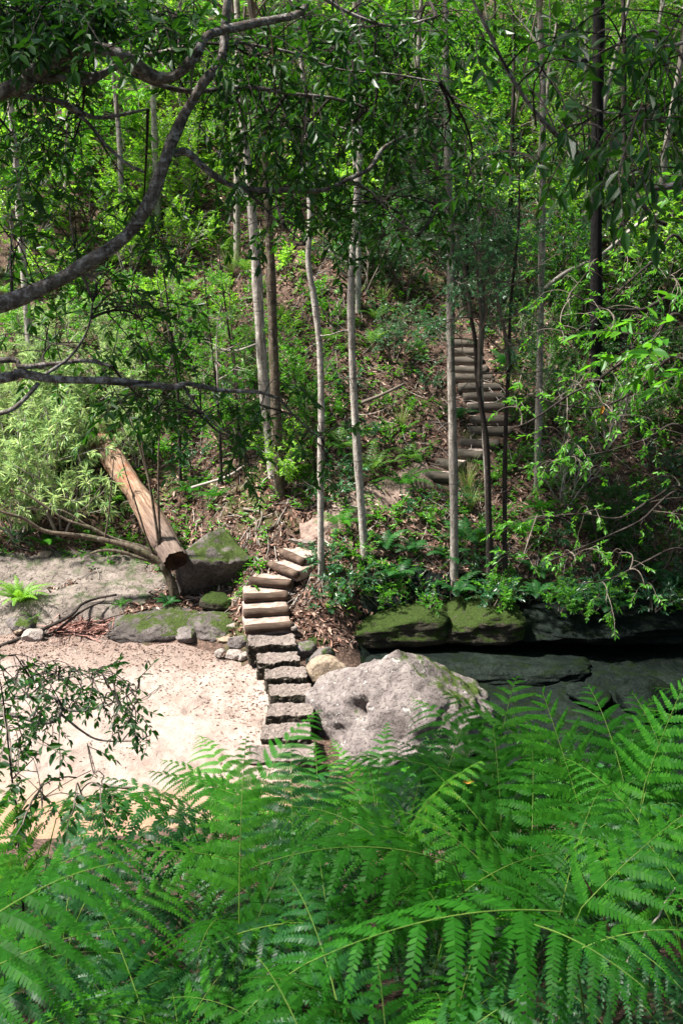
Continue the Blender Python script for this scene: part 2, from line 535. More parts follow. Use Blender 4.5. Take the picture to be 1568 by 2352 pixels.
def height(x, y):
    x, y = np.atleast_1d(np.asarray(x, float)), np.atleast_1d(np.asarray(y, float))
    xi = np.clip(np.searchsorted(PX, x) - 1, 0, len(PX) - 2)
    f = np.clip((x - PX[xi]) / (PX[xi + 1] - PX[xi]), 0, 1)
    f = f * f * (3 - 2 * f)
    g = np.clip((y + 8) / .1, 0, len(PY) - 1.001)
    yi = g.astype(int)
    fy = g - yi
    a = PZ[xi, yi] * (1 - fy) + PZ[xi, yi + 1] * fy
    b = PZ[xi + 1, yi] * (1 - fy) + PZ[xi + 1, yi + 1] * fy
    z = a * (1 - f) + b * f
    P = np.stack([x, y, np.zeros_like(x)], 1)
    amp = np.where((y > 16) | (y < 8), .30, .08)
    z = z + amp * fbm(P * .9, 3, 3) + .10 * fbm(P * 4, 3, 5)
    far = np.clip((y - 23) / 8, 0, 1)
    return z + far * 1.6 * fbm(P * .22, 3, 9)


def H(x, y):
    return float(height(x, y)[0])


def ground_hit(px, py):
    d = ray(px, py)
    t = np.arange(9, 75, .05)
    pts = d[None, :] * t[:, None] + np.array([0, 0, CAM_Z])
    h = height(pts[:, 0], pts[:, 1])
    k = np.argmax((pts[:, 2] < h) & (pts[:, 1] > 10.5))
    return None if k == 0 else np.array([pts[k, 0], pts[k, 1], h[k]])


def smooth_path0(pts, n=8):
    pts = np.asarray(pts, float)
    p = np.vstack([2 * pts[0] - pts[1], pts, 2 * pts[-1] - pts[-2]])
    out = []
    for i in range(1, len(p) - 2):
        for t in np.linspace(0, 1, n, endpoint=False):
            a, b, c, d = p[i - 1], p[i], p[i + 1], p[i + 2]
            out.append(.5 * ((2 * b) + (-a + c) * t + (2 * a - 5 * b + 4 * c - d) * t * t + (-a + 3 * b - 3 * c + d) * t ** 3))
    out.append(p[-2])
    return np.array(out)


def grid_mesh(name, xs, ys, zf, mat):
    X, Y = np.meshgrid(xs, ys)
    x, y = X.ravel(), Y.ravel()
    V = np.stack([x, y, zf(x, y)], 1)
    n, m = len(xs), len(ys)
    i = (np.arange(m - 1)[:, None] * n + np.arange(n - 1)[None, :]).ravel()
    F = np.stack([i, i + 1, i + n + 1, i + n], 1)
    return mesh_from(name, V, [F], [mat])


xs = np.concatenate([np.arange(-60, -14, 2.5), np.arange(-14, -6, .35), np.arange(-6, 6, .09), np.arange(6, 14, .35), np.arange(14, 60.1, 2.5)])
ys = np.concatenate([np.arange(-8, 9, .3), np.arange(9, 22, .09), np.arange(22, 34, .3), np.arange(34, 69.9, 1.2)])
tag(link('hillside', grid_mesh('hillside', xs, ys, height, M['soil'])), kind='structure')


def sand_z(x, y):
    P = np.stack([x, y, np.zeros_like(x)], 1)
    z = .03 + .10 * fbm(P * .8, 4, 21) + .09 * fbm(P * 4, 3, 22) + .05 * fbm(P * 9, 2, 23) - .07 * np.clip(fbm(P * 2.7, 2, 24) - .12, 0, .2) * 3
    edge = np.clip((x + .72 + .30 * np.clip(y - 13.2, -.25, 2)) / .5, 0, 1)
    return z - .45 * edge - .25 * np.clip((10.6 - y) / 1.0, 0, 1)


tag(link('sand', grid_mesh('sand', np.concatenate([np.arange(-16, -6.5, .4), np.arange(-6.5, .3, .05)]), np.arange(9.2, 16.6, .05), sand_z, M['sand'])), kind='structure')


# ------------------------------------------------------------------ rocks, steps
def ico(sub):
    bm = bmesh.new()
    bmesh.ops.create_icosphere(bm, subdivisions=sub, radius=1)
    V = np.array([v.co[:] for v in bm.verts])
    F = np.array([[v.index for v in f.verts] for f in bm.faces])
    bm.free()
    return V, F


ICO = {k: ico(k) for k in (3, 4, 5, 6)}


def rock(name, loc, dims, seed, mat, label, sub=4, amp=.22, cuts=6, power=2.6, rotz=0, pockets=(), planes=(), cat='rock', group=None, tilt=0):
    N, F = ICO[sub]
    r = np.random.default_rng(seed)
    v = N / (np.sum(np.abs(N) ** power, axis=1) ** (1 / power))[:, None]
    pl = [(unit(r.normal(size=3)), r.uniform(.62, .85)) for _ in range(cuts)] + [(unit(np.array(p[0], float)), p[1]) for p in planes]
    for n, d in pl:
        s = v @ n - d
        v = v - np.where(s > 0, s, 0)[:, None] * n * .92
    for c, rad, dep in pockets:
        c = unit(np.array(c, float))
        q = unit(v) @ c
        w = np.clip((q - math.cos(rad)) / (1 - math.cos(rad)), 0, 1)
        v = v * (1 - dep * w ** .6)[:, None]
    o = seed * 3.7
    dsp = amp * 1.1 * fbm(v * 1.6 + o, 3, seed) + amp * .55 * (1 - 2 * np.abs(fbm(v * 3.4 + o, 4, seed + 5)) * 2) * .5 + amp * .22 * fbm(v * 11 + o, 3, seed + 9)
    v = v * (1 + dsp)[:, None]
    v = v * np.array(dims)
    me = mesh_from(name, v, [F], [mat])
    o = link(name, me, None, loc)
    o.rotation_euler = (tilt, 0, rotz)
    return tag(o, label, cat, group)


def rough_box(dims, seed, amp=.012, n=9, rnd_e=.12):
    bm = bmesh.new()
    bmesh.ops.create_cube(bm, size=2)
    bmesh.ops.subdivide_edges(bm, edges=bm.edges[:], cuts=n, use_grid_fill=True)
    V = np.array([v.co[:] for v in bm.verts])
    F = np.array([[v.index for v in f.verts] for f in bm.faces])
    bm.free()
    p = 36
    V = V / (np.sum(np.abs(V) ** p, axis=1) ** (1 / p))[:, None] * 1.0
    V = V * np.array(dims) / 2
    q = V + seed * 5.3
    for k in range(3):
        V[:, k] += amp * 2.2 * fbm(q * 5 + k * 31, 3, seed + k) + amp * 1.2 * fbm(q * 22 + k * 13, 2, seed + k + 4)
    return V, F


def place_rot(V, c, rz, rx=0, ry=0):
    m = np.array((Matrix.Rotation(rz, 3, 'Z') @ Matrix.Rotation(ry, 3, 'Y') @ Matrix.Rotation(rx, 3, 'X')))
    return V @ m.T + np.asarray(c)


# the big boulder beside the steps
rock('boulder', (.86, 12.95, -.10), (1.26, 1.05, 1.04), 11, M['boulder'], 'big pinkish grey boulder with hollow pockets and mossy edge, beside the stone steps', 6, .29, 3, 2.3, .1,
     pockets=[((-.70, -.42, .52), .13, .24), ((-.66, -.50, .46), .11, .22), ((-.60, -.40, .60), .09, .16), ((.75, -.55, .05), .2, .14), ((-.3, -.5, .75), .10, .05)],
     planes=[((-.15, -.75, .75), .80), ((.60, -.1, .8), .72), ((-.70, -.1, .7), .84), ((-.9, -.4, .2), .86)], cat='boulder')
p = atz(752, 1575, .1)
rock('boulder', (p[0], p[1] + .25, .12), (.33, .30, .30), 23, M['rock_tan'], 'tan rounded boulder wedged between stone steps and the big boulder', 5, .2, 5, cat='boulder')
rock('boulder', (-2.24, 17.25, .62), (.74, .85, .82), 31, M['rock_dark'], 'flat topped grey boulder with dark undercut face behind the fallen log', 6, .16, 2, 4.0, .12,
     planes=[((.05, -.18, 1), .72), ((.1, -.85, -.5), .62), ((.8, -.35, -.25), .78)], cat='boulder')
SMALL = [
    (700, 1500, .12, .20, 41, 'rock_grey', 'dark grey stone at the right end of the widest stone step'),
    (738, 1512, .10, .19, 42, 'rock_grey', 'grey angular stone above the tan boulder'),
    (722, 1527, .02, .15, 43, 'rock_wet', 'small dark wet stone between two grey stones'),
    (518, 1466, .10, .17, 44, 'rock_tan', 'tan flat faced stone left of the log steps'),
    (552, 1478, .10, .18, 45, 'rock_grey', 'grey rounded stone touching the widest stone step'),
    (530, 1440, .22, .15, 46, 'rock_pale', 'pale flat stone behind the tan stone beside the log steps'),
    (552, 1442, .2, .12, 47, 'rock_tan', 'small brown stone between pale stone and log steps'),
    (495, 1445, .18, .14, 48, 'rock_grey', 'low grey stone at the edge of the dark soil'),
    (535, 1503, .05, .13, 49, 'rock_pale', 'pale slab lying flat at the edge of the sand'),
    (560, 1509, .05, .09, 50, 'rock_pale', 'small pale stone at the foot of the widest step'),
    (505, 1501, .05, .08, 51, 'rock_pale', 'smallest pale chip on the sand near the steps'),
    (430, 1455, .12, .22, 52, 'rock_grey', 'low mossy grey rock where dark soil meets sand'),
    (105, 1278, .52, .14, 53, 'rock_tan', 'round pinkish stone lying on the rock shelf'),
    (73, 1462, .05, .15, 54, 'rock_pale', 'pale angular stone beside the pile of bark strips'),
    (48, 1445, .08, .12, 55, 'rock_tan', 'flat tan stone tucked behind a stick near the bark pile'),
    (573, 1358, .62, .12, 56, 'rock_pale', 'white rounded stone at the left end of a log step'),
    (673, 1442, .45, .07, 57, 'rock_pale', 'small white stone right of the log steps'),
    (500, 1380, .42, .26, 58, 'rock_moss', 'low mossy rock below the flat topped boulder'),
    (50, 1430, .1, .26, 59, 'rock_grey', 'low grey rock under the bright fern on the sand edge'),
    (735, 1625, -.02, .18, 60, 'rock_grey', 'grey flat rock between big boulder and stone steps'),
    (1490, 1610, -.15, .4, 61, 'rock_wet', 'dark wet rock in the shaded creek bed'),
    (1350, 1600, -.2, .3, 62, 'rock_wet', 'low black rock beside the creek under the overhang'),
]
for px, py, z, r, sd, mt, lab in SMALL:
    p = atz(px, py, z + r * .3)
    flat = .45 if 'flat' in lab or 'slab' in lab or 'low' in lab else .72
    rock('rock', (p[0], p[1] + r * .3, z + r * flat * .35), (r * 1.15, r * .9, r * flat), sd, M[mt], lab, 4, .24, 6, 2.8, sd * .7)


rock('rock', (-3.0, 15.95, .06), (1.0, .62, .24), 63, M['rock_dark'], 'low smooth purplish grey mound between bark strips and the mossy rock', 5, .25, 0, 2.2, .1)
rock('rock', (-2.1, 15.75, .08), (.62, .5, .26), 64, M['rock_dark'], 'low dark stained mound in front of the flat topped boulder', 5, .3, 0, 2.2, -.3)


# mossy ledge: overhanging slabs of rock on the right bank
def ledge(name, loc, dims, seed, mat, label, rotz=0):
    V, F = rough_box(dims, seed, .05, 26)
    o = link(name, mesh_from(name, V, [F], [mat], smooth=False), None, loc)
    o.rotation_euler = (0, 0, rotz)
    return tag(o, label, 'rock ledge')


rock('rock_ledge', (.80, 15.8, .28), (.92, .72, .27), 71, M['rock_moss'], 'bright mossy rock ledge below the thin trees, left part of the overhang', 5, .2, 3, 7, .05, cat='rock ledge')
rock('rock_ledge', (2.15, 15.88, .29), (.88, .7, .26), 72, M['rock_moss'], 'dark mossy rock ledge over the black hollow', 5, .22, 3, 7, -.04, cat='rock ledge')
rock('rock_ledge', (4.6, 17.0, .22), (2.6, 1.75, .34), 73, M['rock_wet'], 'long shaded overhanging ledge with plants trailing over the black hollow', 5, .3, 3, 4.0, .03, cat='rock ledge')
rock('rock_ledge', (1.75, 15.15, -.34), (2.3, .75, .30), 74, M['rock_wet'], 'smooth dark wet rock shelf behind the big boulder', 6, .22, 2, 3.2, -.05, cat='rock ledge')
rock('rock_ledge', (-.3, 15.05, .1), (.36, .3, .25), 75, M['rock_moss'], 'small mossy rock beside the lowest log step', 5, .25, 4, 4, .2, cat='rock ledge')


def shelf_z(x, y):
    P = np.stack([x, y, np.zeros_like(x)], 1)
    base = np.interp(y, [15.3, 15.9, 16.2, 18.3, 18.8], [-.3, .12, .34, .62, .3])
    base = base - np.clip((x + 3.25 + .35 * (17 - y)) / .6, 0, 1) * .6
    lay = fbm(P * np.array([.7, 3.2, 1]), 4, 33)
    return base + .24 * lay + .10 * fbm(P * 2.5, 4, 34) + .25 * fbm(P * .7, 3, 35)




def creek_z(x, y):
    P = np.stack([x, y, np.zeros_like(x)], 1)
    return height(x, y) + .05 - .25 * np.clip((.35 - x) / .3, 0, 1) + .08 * fbm(P * 3, 4, 61)


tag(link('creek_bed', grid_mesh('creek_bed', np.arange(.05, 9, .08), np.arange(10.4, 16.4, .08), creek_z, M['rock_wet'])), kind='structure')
tag(link('rock_shelf', grid_mesh('rock_shelf', np.concatenate([np.arange(-14, -7.5, .3), np.arange(-7.5, -2.2, .045)]), np.arange(15.3, 18.9, .045), shelf_z, M['rock_shelf'])),
    'flat pale sandstone shelf with greenish layers beyond the sand', 'rock shelf')

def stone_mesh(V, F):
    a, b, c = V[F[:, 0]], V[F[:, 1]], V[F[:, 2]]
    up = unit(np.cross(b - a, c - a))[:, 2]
    me = mesh_from('stone_step', V, [F], [M['block'], M['block_side_shade']], smooth=False, mat_idx=(np.abs(up) < .55).astype(np.int32))
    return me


# stone stepping blocks
BLOCKS = [
    # centre of the top face (photo), z, width, depth, turn, label
    (648, 1728, .10, .86, .42, .05, 'lowest broad stone slab half hidden by fern tips'),
    (657, 1678, .15, .68, .40, .02, 'pale stone step just above the fern tips'),
    (667, 1629, .20, .66, .40, .03, 'pale pink stone step with a thin fern stem crossing it'),
    (667, 1584, .25, .63, .38, .06, 'stone step level with the tan boulder'),
    (657, 1546, .30, .62, .38, .10, 'stone step third from the log steps, mossy left side'),
    (639, 1509, .35, .64, .38, .12, 'stone step just below the widest brown step'),
    (623, 1469, .42, .76, .38, .10, 'widest brownish stone step at the foot of the logs'),
]
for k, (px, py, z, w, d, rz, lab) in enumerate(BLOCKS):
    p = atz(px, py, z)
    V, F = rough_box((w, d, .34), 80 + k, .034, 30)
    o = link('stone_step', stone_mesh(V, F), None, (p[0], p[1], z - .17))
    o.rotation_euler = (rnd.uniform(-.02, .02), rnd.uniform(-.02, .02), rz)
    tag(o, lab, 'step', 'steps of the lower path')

LOGS = [
    # left end, right end of the log face, z, label
    (563, 1446, 672, 1436, .50, 'lowest log step, brown and lit, on top of the stone steps'),
    (560, 1410, 664, 1402, .62, 'log step with two nail holes, second of the logs'),
    (560, 1374, 661, 1368, .75, 'log step beside the white rounded stone'),
    (574, 1334, 668, 1342, .90, 'log step with a pale split front below the curve'),
    (604, 1292, 682, 1320, 1.05, 'dark log step tilted at the curve with a wire loop'),
    (635, 1264, 696, 1290, 1.18, 'topmost tilted log step of the lower path'),
]


def log_step(a, b, r, lab, grp, mat, seed, tread_d=.42, soil='tread'):
    a, b = np.array(a), np.array(b)
    c = (a + b) / 2
    root = empty('log_step', c)
    tag(root, lab, 'step', grp)
    acc = Acc()
    t = np.linspace(0, 1, 14)
    pts = (a - c)[None, :] * (1 - t)[:, None] + (b - c)[None, :] * t[:, None]
    acc.tube(pts, r * (1 + .06 * np.sin(t * 7 + seed)), 16)
    V = np.concatenate(acc.tv)
    V += (.018 * fbm(V * 9 + seed, 3, seed))[:, None] * np.array([0, 1, 1])
    me = mesh_from('log', V, [acc.tf[0], acc.tf[1], acc.tf[2]], [mat])
    link('log', me, root)
    d = unit(b - a)
    fw = unit(np.cross([0, 0, 1], d))
    rz = math.atan2(d[1], d[0])
    V, F = rough_box((np.linalg.norm(b - a) * .97, tread_d, .2), seed + 3, .012, 12)
    link('tread', mesh_from('tread', place_rot(V, fw * (tread_d / 2 + r * .2) + np.array([0, 0, r * .72 - .1]), rz), [F], [M[soil]], smooth=False), root)
    return root


for k, (x0, y0, x1, y1, z, lab) in enumerate(LOGS):
    a, b = atz(x0, y0, z), atz(x1, y1, z)
    # one log lies level; keep the slant seen in the photo as a turn of the log on the slope
    log_step(a, b, .075, lab, 'steps of the lower path', M['step_wood'], 100 + k, .42, 'tread_brown')
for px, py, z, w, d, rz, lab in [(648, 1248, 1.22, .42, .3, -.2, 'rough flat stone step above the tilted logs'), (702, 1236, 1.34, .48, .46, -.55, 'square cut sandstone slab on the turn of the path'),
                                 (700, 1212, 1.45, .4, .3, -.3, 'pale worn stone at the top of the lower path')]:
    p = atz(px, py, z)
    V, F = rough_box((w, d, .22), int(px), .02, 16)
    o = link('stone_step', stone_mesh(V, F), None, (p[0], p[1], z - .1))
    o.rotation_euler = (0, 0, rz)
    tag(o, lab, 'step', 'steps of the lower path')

# upper flight on the slope
UP = [(978, 1085, 1032, 1098), (1012, 1052, 1048, 1075), (1040, 1030, 1098, 1050), (1062, 1010, 1135, 1022), (1082, 985, 1165, 990), (1088, 962, 1165, 962), (1082, 935, 1160, 930), (1072, 912, 1150, 905),
      (1060, 890, 1140, 884), (1046, 868, 1120, 862), (1040, 848, 1108, 846), (1040, 826, 1098, 826), (1038, 806, 1094, 806), (1036, 786, 1090, 786)]
UPLAB = ['lowest timber step of the upper flight, splayed to the left', 'second lowest timber step, half behind the pale trunk', 'pale worn step just right of the pale trunk', 'step with a wide pale tread above the worn one',
         'dark timber step at the widest part of the upper flight', 'timber step behind the twin thin stems', 'dark timber step with litter on its tread', 'long dark step in the middle of the upper flight',
         'mossy ended step of the upper flight', 'shadowed step above the mossy one', 'brown step fourth from the top of the upper flight', 'narrow step third from the top', 'narrow step next to the topmost', 'topmost visible step of the upper flight']
for k, (x0, y0, x1, y1) in enumerate(UP):
    g = ground_hit((x0 + x1) / 2, (y0 + y1) / 2 + 6)
    Y = g[1]
    slant = (y1 - y0) * .012
    a, b = at(x0 - 8, y0 + 4, Y - .05 + slant * .5), at(x1 + 10, y1 + 4, Y - .05 - slant * .5)
    z = (a[2] + b[2]) / 2
    a[2], b[2] = z, z
    log_step(a, b, .10, UPLAB[k], 'timber steps of the upper flight', M['stair_wood'], 130 + k, .44)

# trodden path between the two flights
PATH = smooth_path0([ground_hit(*q) for q in [(690, 1238), (720, 1222), (765, 1196), (820, 1165), (880, 1135), (940, 1108), (985, 1092)]])


def path_mesh():
    n = len(PATH)
    T = unit(np.gradient(PATH, axis=0) * np.array([1, 1, 0]))
    S = np.stack([-T[:, 1], T[:, 0], np.zeros(n)], 1)
    u = np.linspace(-.30, .30, 12)
    P = PATH[:, None, :] + S[:, None, :] * (u[None, :, None] * (1 + .25 * fbm(PATH * 3, 3, 2))[:, None, None])
    P = P.reshape(-1, 3)
    e = np.tile(np.abs(u) / .30, n)
    P[:, 2] = height(P[:, 0], P[:, 1]) + .06 - .12 * e ** 4
    i = (np.arange(n - 1)[:, None] * 12 + np.arange(11)[None]).ravel()
    return mesh_from('path', P, [np.stack([i, i + 1, i + 13, i + 12], 1)], [M['path']])


tag(link('path', path_mesh()), kind='structure')

# ------------------------------------------------------------------ fallen log
a, b = at(404, 1288, 16.2), at(212, 985, 20.6)
root = empty('fallen_log', a)
tag(root, 'thick barkless orange brown fallen log with cut end facing the sand', 'log')
acc = Acc()
t = np.linspace(0, 1, 60)
axis = b - a
pts = axis[None, :] * t[:, None] + np.array([0, 0, 1])[None, :] * (.10 * np.sin(t * math.pi))[:, None]
acc.tube(pts, .205 + .015 * np.sin(t * 9) + .035 * t, 28, cap=False)
V = np.concatenate(acc.tv)
q = V + 3.3
V = V + unit(V - np.repeat(pts, 28, 0)) * (.10 * fbm(q * np.array([1.5, 1.0, 1.5]), 4, 7) + .085 * fbm(np.stack([np.tile(np.cos(np.arange(28) / 28 * 6.283) * 4, 60), np.tile(np.sin(np.arange(28) / 28 * 6.283) * 4, 60), np.repeat(t * 1.5, 28)], 1) + 20, 3, 8))[:, None]
V[:28] += unit(axis) * (.16 * fbm(np.stack([np.cos(np.arange(28) / 28 * 6.283), np.sin(np.arange(28) / 28 * 6.283), np.zeros(28)], 1) * 2.3, 3, 4))[:, None]
# the log's own frame: z along the log, so that the grain runs along it
zq = Vector(unit(axis)).to_track_quat('Z', 'Y')
mi = np.array(zq.to_matrix())
lo = link('trunk', mesh_from('trunk', V @ mi, [acc.tf[0]], [M['log']]), root)
lo.rotation_euler = zq.to_euler()
th = np.arange(28)
ring0 = V[:28]
cen = ring0.mean(0)
Ve = np.concatenate([ring0, ring0 * .96 + cen * .04 + unit(axis) * .02, ring0 * .55 + cen * .45 + unit(axis) * .10, [cen + unit(axis) * .13]])
Fq = [np.stack([th + k * 28, (th + 1) % 28 + k * 28, (th + 1) % 28 + (k + 1) * 28, th + (k + 1) * 28], 1) for k in (0, 1)]
Ft = np.stack([th + 56, (th + 1) % 28 + 56, np.full(28, 84)], 1)
link('cut_end', mesh_from('cut_end', Ve, [np.concatenate(Fq), Ft], [M['log_end']]), root)
V2 = V[-28:]
c2 = V2.mean(0)
link('broken_end', mesh_from('broken_end', np.concatenate([V2, [c2 + unit(axis) * .1]]), [np.stack([th, (th + 1) % 28, np.full(28, 28)], 1)], [M['log_end']]), root)
STUBS = ['curved short stick', 'straight pale tipped stick', 'thick bent stick', 'thin dark stick', 'forked stick']
for k, (x0, y0, x1, y1) in enumerate([(290, 1140, 345, 1152), (282, 1157, 338, 1152), (300, 1165, 352, 1160), (308, 1178, 350, 1166), (300, 1188, 345, 1184)]):
    acc = Acc()
    tq = np.linspace(0, 1, 8)
    Yl = 18.35 - .12 * k
    A, B = at(x0, y0, Yl - .2), at(x1, y1, Yl - .1)
    c = (A + B) / 2
    acc.tube((A - c)[None] * (1 - tq)[:, None] + (B - c)[None] * tq[:, None] + np.array([0, 0, 1])[None] * (.05 * np.sin(tq * 3.1) * (1 if k % 2 else 1.4))[:, None], np.linspace(.022, .028, 8), 7)
    tag(link('stick', acc.tubes_mesh('stick', [M['twig']]), None, c), f'{STUBS[k]} lying across the fallen log', 'stick', 'sticks lying on the fallen log')


# ------------------------------------------------------------------ branching plants
def rot_about(d, ang, az, r=None):
    d = unit(d)
    ref = np.array([0, 0, 1.0]) if abs(d[2]) < .9 else np.array([1.0, 0, 0])
    a = unit(np.cross(d, ref))
    b = np.cross(d, a)
    return unit(d * math.cos(ang) + (a * math.cos(az) + b * math.sin(az)) * math.sin(ang))


def wander(r, p0, d0, length, n, wob, trop):
    pts = [np.array(p0, float)]
    d = unit(d0)
    for _ in range(n):
        d = unit(d + r.normal(size=3) * wob + np.array([0, 0, trop]))
        pts.append(pts[-1] + d * length / n)
    return np.array(pts)


def leafy_twig(r, acc, p0, d0, length, P):
    """one twig with alternate leaves"""
    n = 5
    pts = wander(r, p0, d0, length, n, .16, P.get('twig_trop', -.06))
    if P.get('twigs', True):
        acc.tube(pts, np.linspace(P.get('twig_r', .004), .0015, n + 1), 3, cap=False)
    nl = P['n']
    for k in range(nl):
        w0 = P.get('whorl', .25)
        f = min((w0 + (1 - w0) * (k + r.uniform(0, .8)) / nl), .999) * n
        i = min(int(f), n - 1)
        p = pts[i] + (pts[i + 1] - pts[i]) * (f - i)
        d = unit(pts[i + 1] - pts[i])
        az = (k % 2) * math.pi + r.normal() * .5 if P.get('flat', True) else r.uniform(0, 6.28)
        s = unit(np.cross(d, [0, 0, 1.0]) + 1e-4)
        u = np.cross(s, d)
        side = s * math.cos(az) + u * math.sin(az)
        ld = unit(d * r.uniform(.35, .9) + side * r.uniform(.6, 1.0) + np.array([0, 0, P.get('droop', -.25) + r.normal() * .22]))
        nr = unit(np.array([0, 0, 1.0]) + r.normal(size=3) * P.get('tilt', .45))
        L = P['L'] * r.uniform(.65, 1.2)
        acc.leaf(p, ld, nr, L, L * P['W'])
    # terminal leaf
    d = unit(pts[-1] - pts[-2])
    acc.leaf(pts[-1], d, unit(np.array([0, 0, 1.0]) + r.normal(size=3) * .3), P['L'], P['L'] * P['W'])


def grow(r, acc, p0, d0, length, rad, depth, P):
    n = max(4, int(length / .14))
    pts = wander(r, p0, d0, length, n, P.get('wob', .12), P.get('trop', .02))
    acc.tube(pts, np.linspace(rad, rad * .35, n + 1), None, cap=False)
    if depth <= 0:
        m = P.get('twigs_per', 5)
        for k in range(m):
            f = (.2 + .8 * (k + r.uniform(0, .9)) / m) * n
            i = min(int(f), n - 1)
            p = pts[i] + (pts[i + 1] - pts[i]) * (f - i)
            leafy_twig(r, acc, p, rot_about(pts[i + 1] - pts[i], r.uniform(.4, 1.1), r.uniform(0, 6.28)), P['twig'] * r.uniform(.6, 1.2), P)
        leafy_twig(r, acc, pts[-1], pts[-1] - pts[-2], P['twig'], P)
        return
    m = P.get('kids', 4)
    for k in range(m):
        f = (P.get('start', .3) + (1 - P.get('start', .3)) * (k + r.uniform(0, .9)) / m) * n
        i = min(int(f), n - 1)
        p = pts[i] + (pts[i + 1] - pts[i]) * (f - i)
        grow(r, acc, p, rot_about(pts[i + 1] - pts[i], r.uniform(.5, 1.05), r.uniform(0, 6.28)), length * r.uniform(.45, .7), rad * .5, depth - 1, P)
    grow(r, acc, pts[-1], pts[-1] - pts[-2], length * .5, rad * .35, depth - 1, P)


LEAFP = {
    'lance': dict(L=.08, W=.40, n=10, twig=.26, droop=-.02, tilt=.7),
    'oval': dict(L=.085, W=.45, n=8, twig=.26, droop=-.15),
    'small': dict(L=.055, W=.38, n=12, twig=.26, droop=-.1),
    'narrow': dict(L=.11, W=.13, n=14, twig=.22, droop=-.25, flat=False),
    'big': dict(L=.115, W=.38, n=6, twig=.30, droop=-.35),
}


def shrub_proto(seed, kind, leafmat, height=1.4, stems=5, spread=.5, twigmat='twig', depth=1, kids=4, twigs_per=5, leaf_scale=1.0):
    r = np.random.default_rng(seed)
    P = dict(LEAFP[kind])
    P['L'] *= leaf_scale
    P.update(kids=kids, twigs_per=twigs_per, start=.25, wob=.13, trop=.05)
    acc = Acc()
    for s in range(stems):
        az = s * 6.28 / stems + r.uniform(-.5, .5)
        d = unit(np.array([math.cos(az) * spread, math.sin(az) * spread, 1]))
        grow(r, acc, np.array([math.cos(az) * .05, math.sin(az) * .05, -.05]), d, height * r.uniform(.45, .75), .012 + .006 * height, depth, P)
    st = acc.tubes_mesh('stem', [M[twigmat]])
    fo = acc.leaves_mesh('foliage', [M[leafmat]])
    return fo, st


def inst(name, parts, loc, rz=0, sc=1.0):
    root = empty(name, loc)
    root.rotation_euler = (0, 0, rz)
    root.scale = (sc, sc, sc)
    for nm, me in parts:
        link(nm, me, root)
    return root


# ------------------------------------------------------------------ labels from neighbours
LANDMARKS = [
    (595, 640, 'the pale trunk'), (625, 760, 'the mottled trunk'), (722, 720, 'the thin bent pale trunk'), (810, 760, 'the slender central trunk'), (1037, 900, 'the smooth grey trunk by the stairs'),
    (1100, 920, 'the upper flight'), (1110, 1150, 'the twin thin stems'), (1160, 1150, 'the thin dark stem'), (1238, 900, 'the pale lone trunk'), (1368, 500, 'the black trunk'), (1428, 480, 'the trunk next to the black one'),
    (300, 1130, 'the fallen log'), (480, 1230, 'the flat topped boulder'), (620, 1340, 'the log steps'), (660, 1590, 'the stone steps'), (900, 1580, 'the big boulder'), (960, 1420, 'the mossy ledge'),
    (1250, 1490, 'the black hollow'), (150, 1330, 'the rock shelf'), (170, 1450, 'the pile of bark strips'), (250, 1620, 'the sand'), (400, 330, 'the thick curving limb'), (700, 430, 'the long level branch'),
    (300, 870, 'the low level branch'), (240, 130, 'the arching limb'), (200, 1000, 'the whorled pale shrub'), (880, 960, 'the patch of leaf litter'), (1010, 1090, 'the lowest upper step'), (1080, 800, 'the topmost upper step'),
    (60, 500, 'the pale trunk at the edge'), (1000, 300, 'the trunk behind hanging leaves'), (480, 600, 'the dark gully'), (1450, 1000, 'the twiggy tangle'), (640, 1110, 'the foot of the paired trunks'), (1500, 420, 'the leaning dead limb'),
    (815, 1985, 'the large central fern'), (1000, 2190, 'the umbrella shaped fern'), (150, 2080, 'the blurred near fern'), (490, 2250, 'the bluish fern at the bottom'), (1290, 1740, 'the tall upright fern'), (1460, 1960, 'the long sweeping frond'),
    (1340, 2220, 'the corner fern'), (70, 1770, 'the dark stemmed sapling'), (640, 1730, 'the lowest stone slab'), (920, 1730, 'the foot of the big boulder'), (1090, 1880, 'the pale stalked fern'), (240, 1880, 'the dark drooping fern'), (510, 1890, 'the bright fern by the sand'),
]
USED = set()


def where_label(look, p, h):
    x, y = project((p[0], p[1], p[2] + h * .5))
    order = sorted(LANDMARKS, key=lambda l: (l[0] - x) ** 2 + (l[1] - y) ** 2)
    for l in order[:26]:
        dx, dy = x - l[0], y - l[1]
        dist = math.hypot(dx, dy)
        rel = ('above' if dy < 0 else 'below') if abs(dy) > abs(dx) else ('left of' if dx < 0 else 'right of')
        adv = 'close ' if dist < 60 else 'just ' if dist < 130 else '' if dist < 230 else 'well ' if dist < 400 else 'far '
        s = f'{look} {adv}{rel} {l[2]}'.replace('close above', 'close above').replace('close below', 'close below')
        if s not in USED and len(s.split()) <= 16:
            USED.add(s)
            return s
    return look + ' on the wooded slope'



# ------------------------------------------------------------------ trees on the far slope
def smooth_path(pts, n=6):
    pts = np.asarray(pts, float)
    p = np.vstack([2 * pts[0] - pts[1], pts, 2 * pts[-1] - pts[-2]])
    out = []
    for i in range(1, len(p) - 2):
        for t in np.linspace(0, 1, n, endpoint=False):
            a, b, c, d = p[i - 1], p[i], p[i + 1], p[i + 2]
            out.append(.5 * ((2 * b) + (-a + c) * t + (2 * a - 5 * b + 4 * c - d) * t * t + (-a + 3 * b - 3 * c + d) * t ** 3))
    out.append(p[-2])
    return np.array(out)


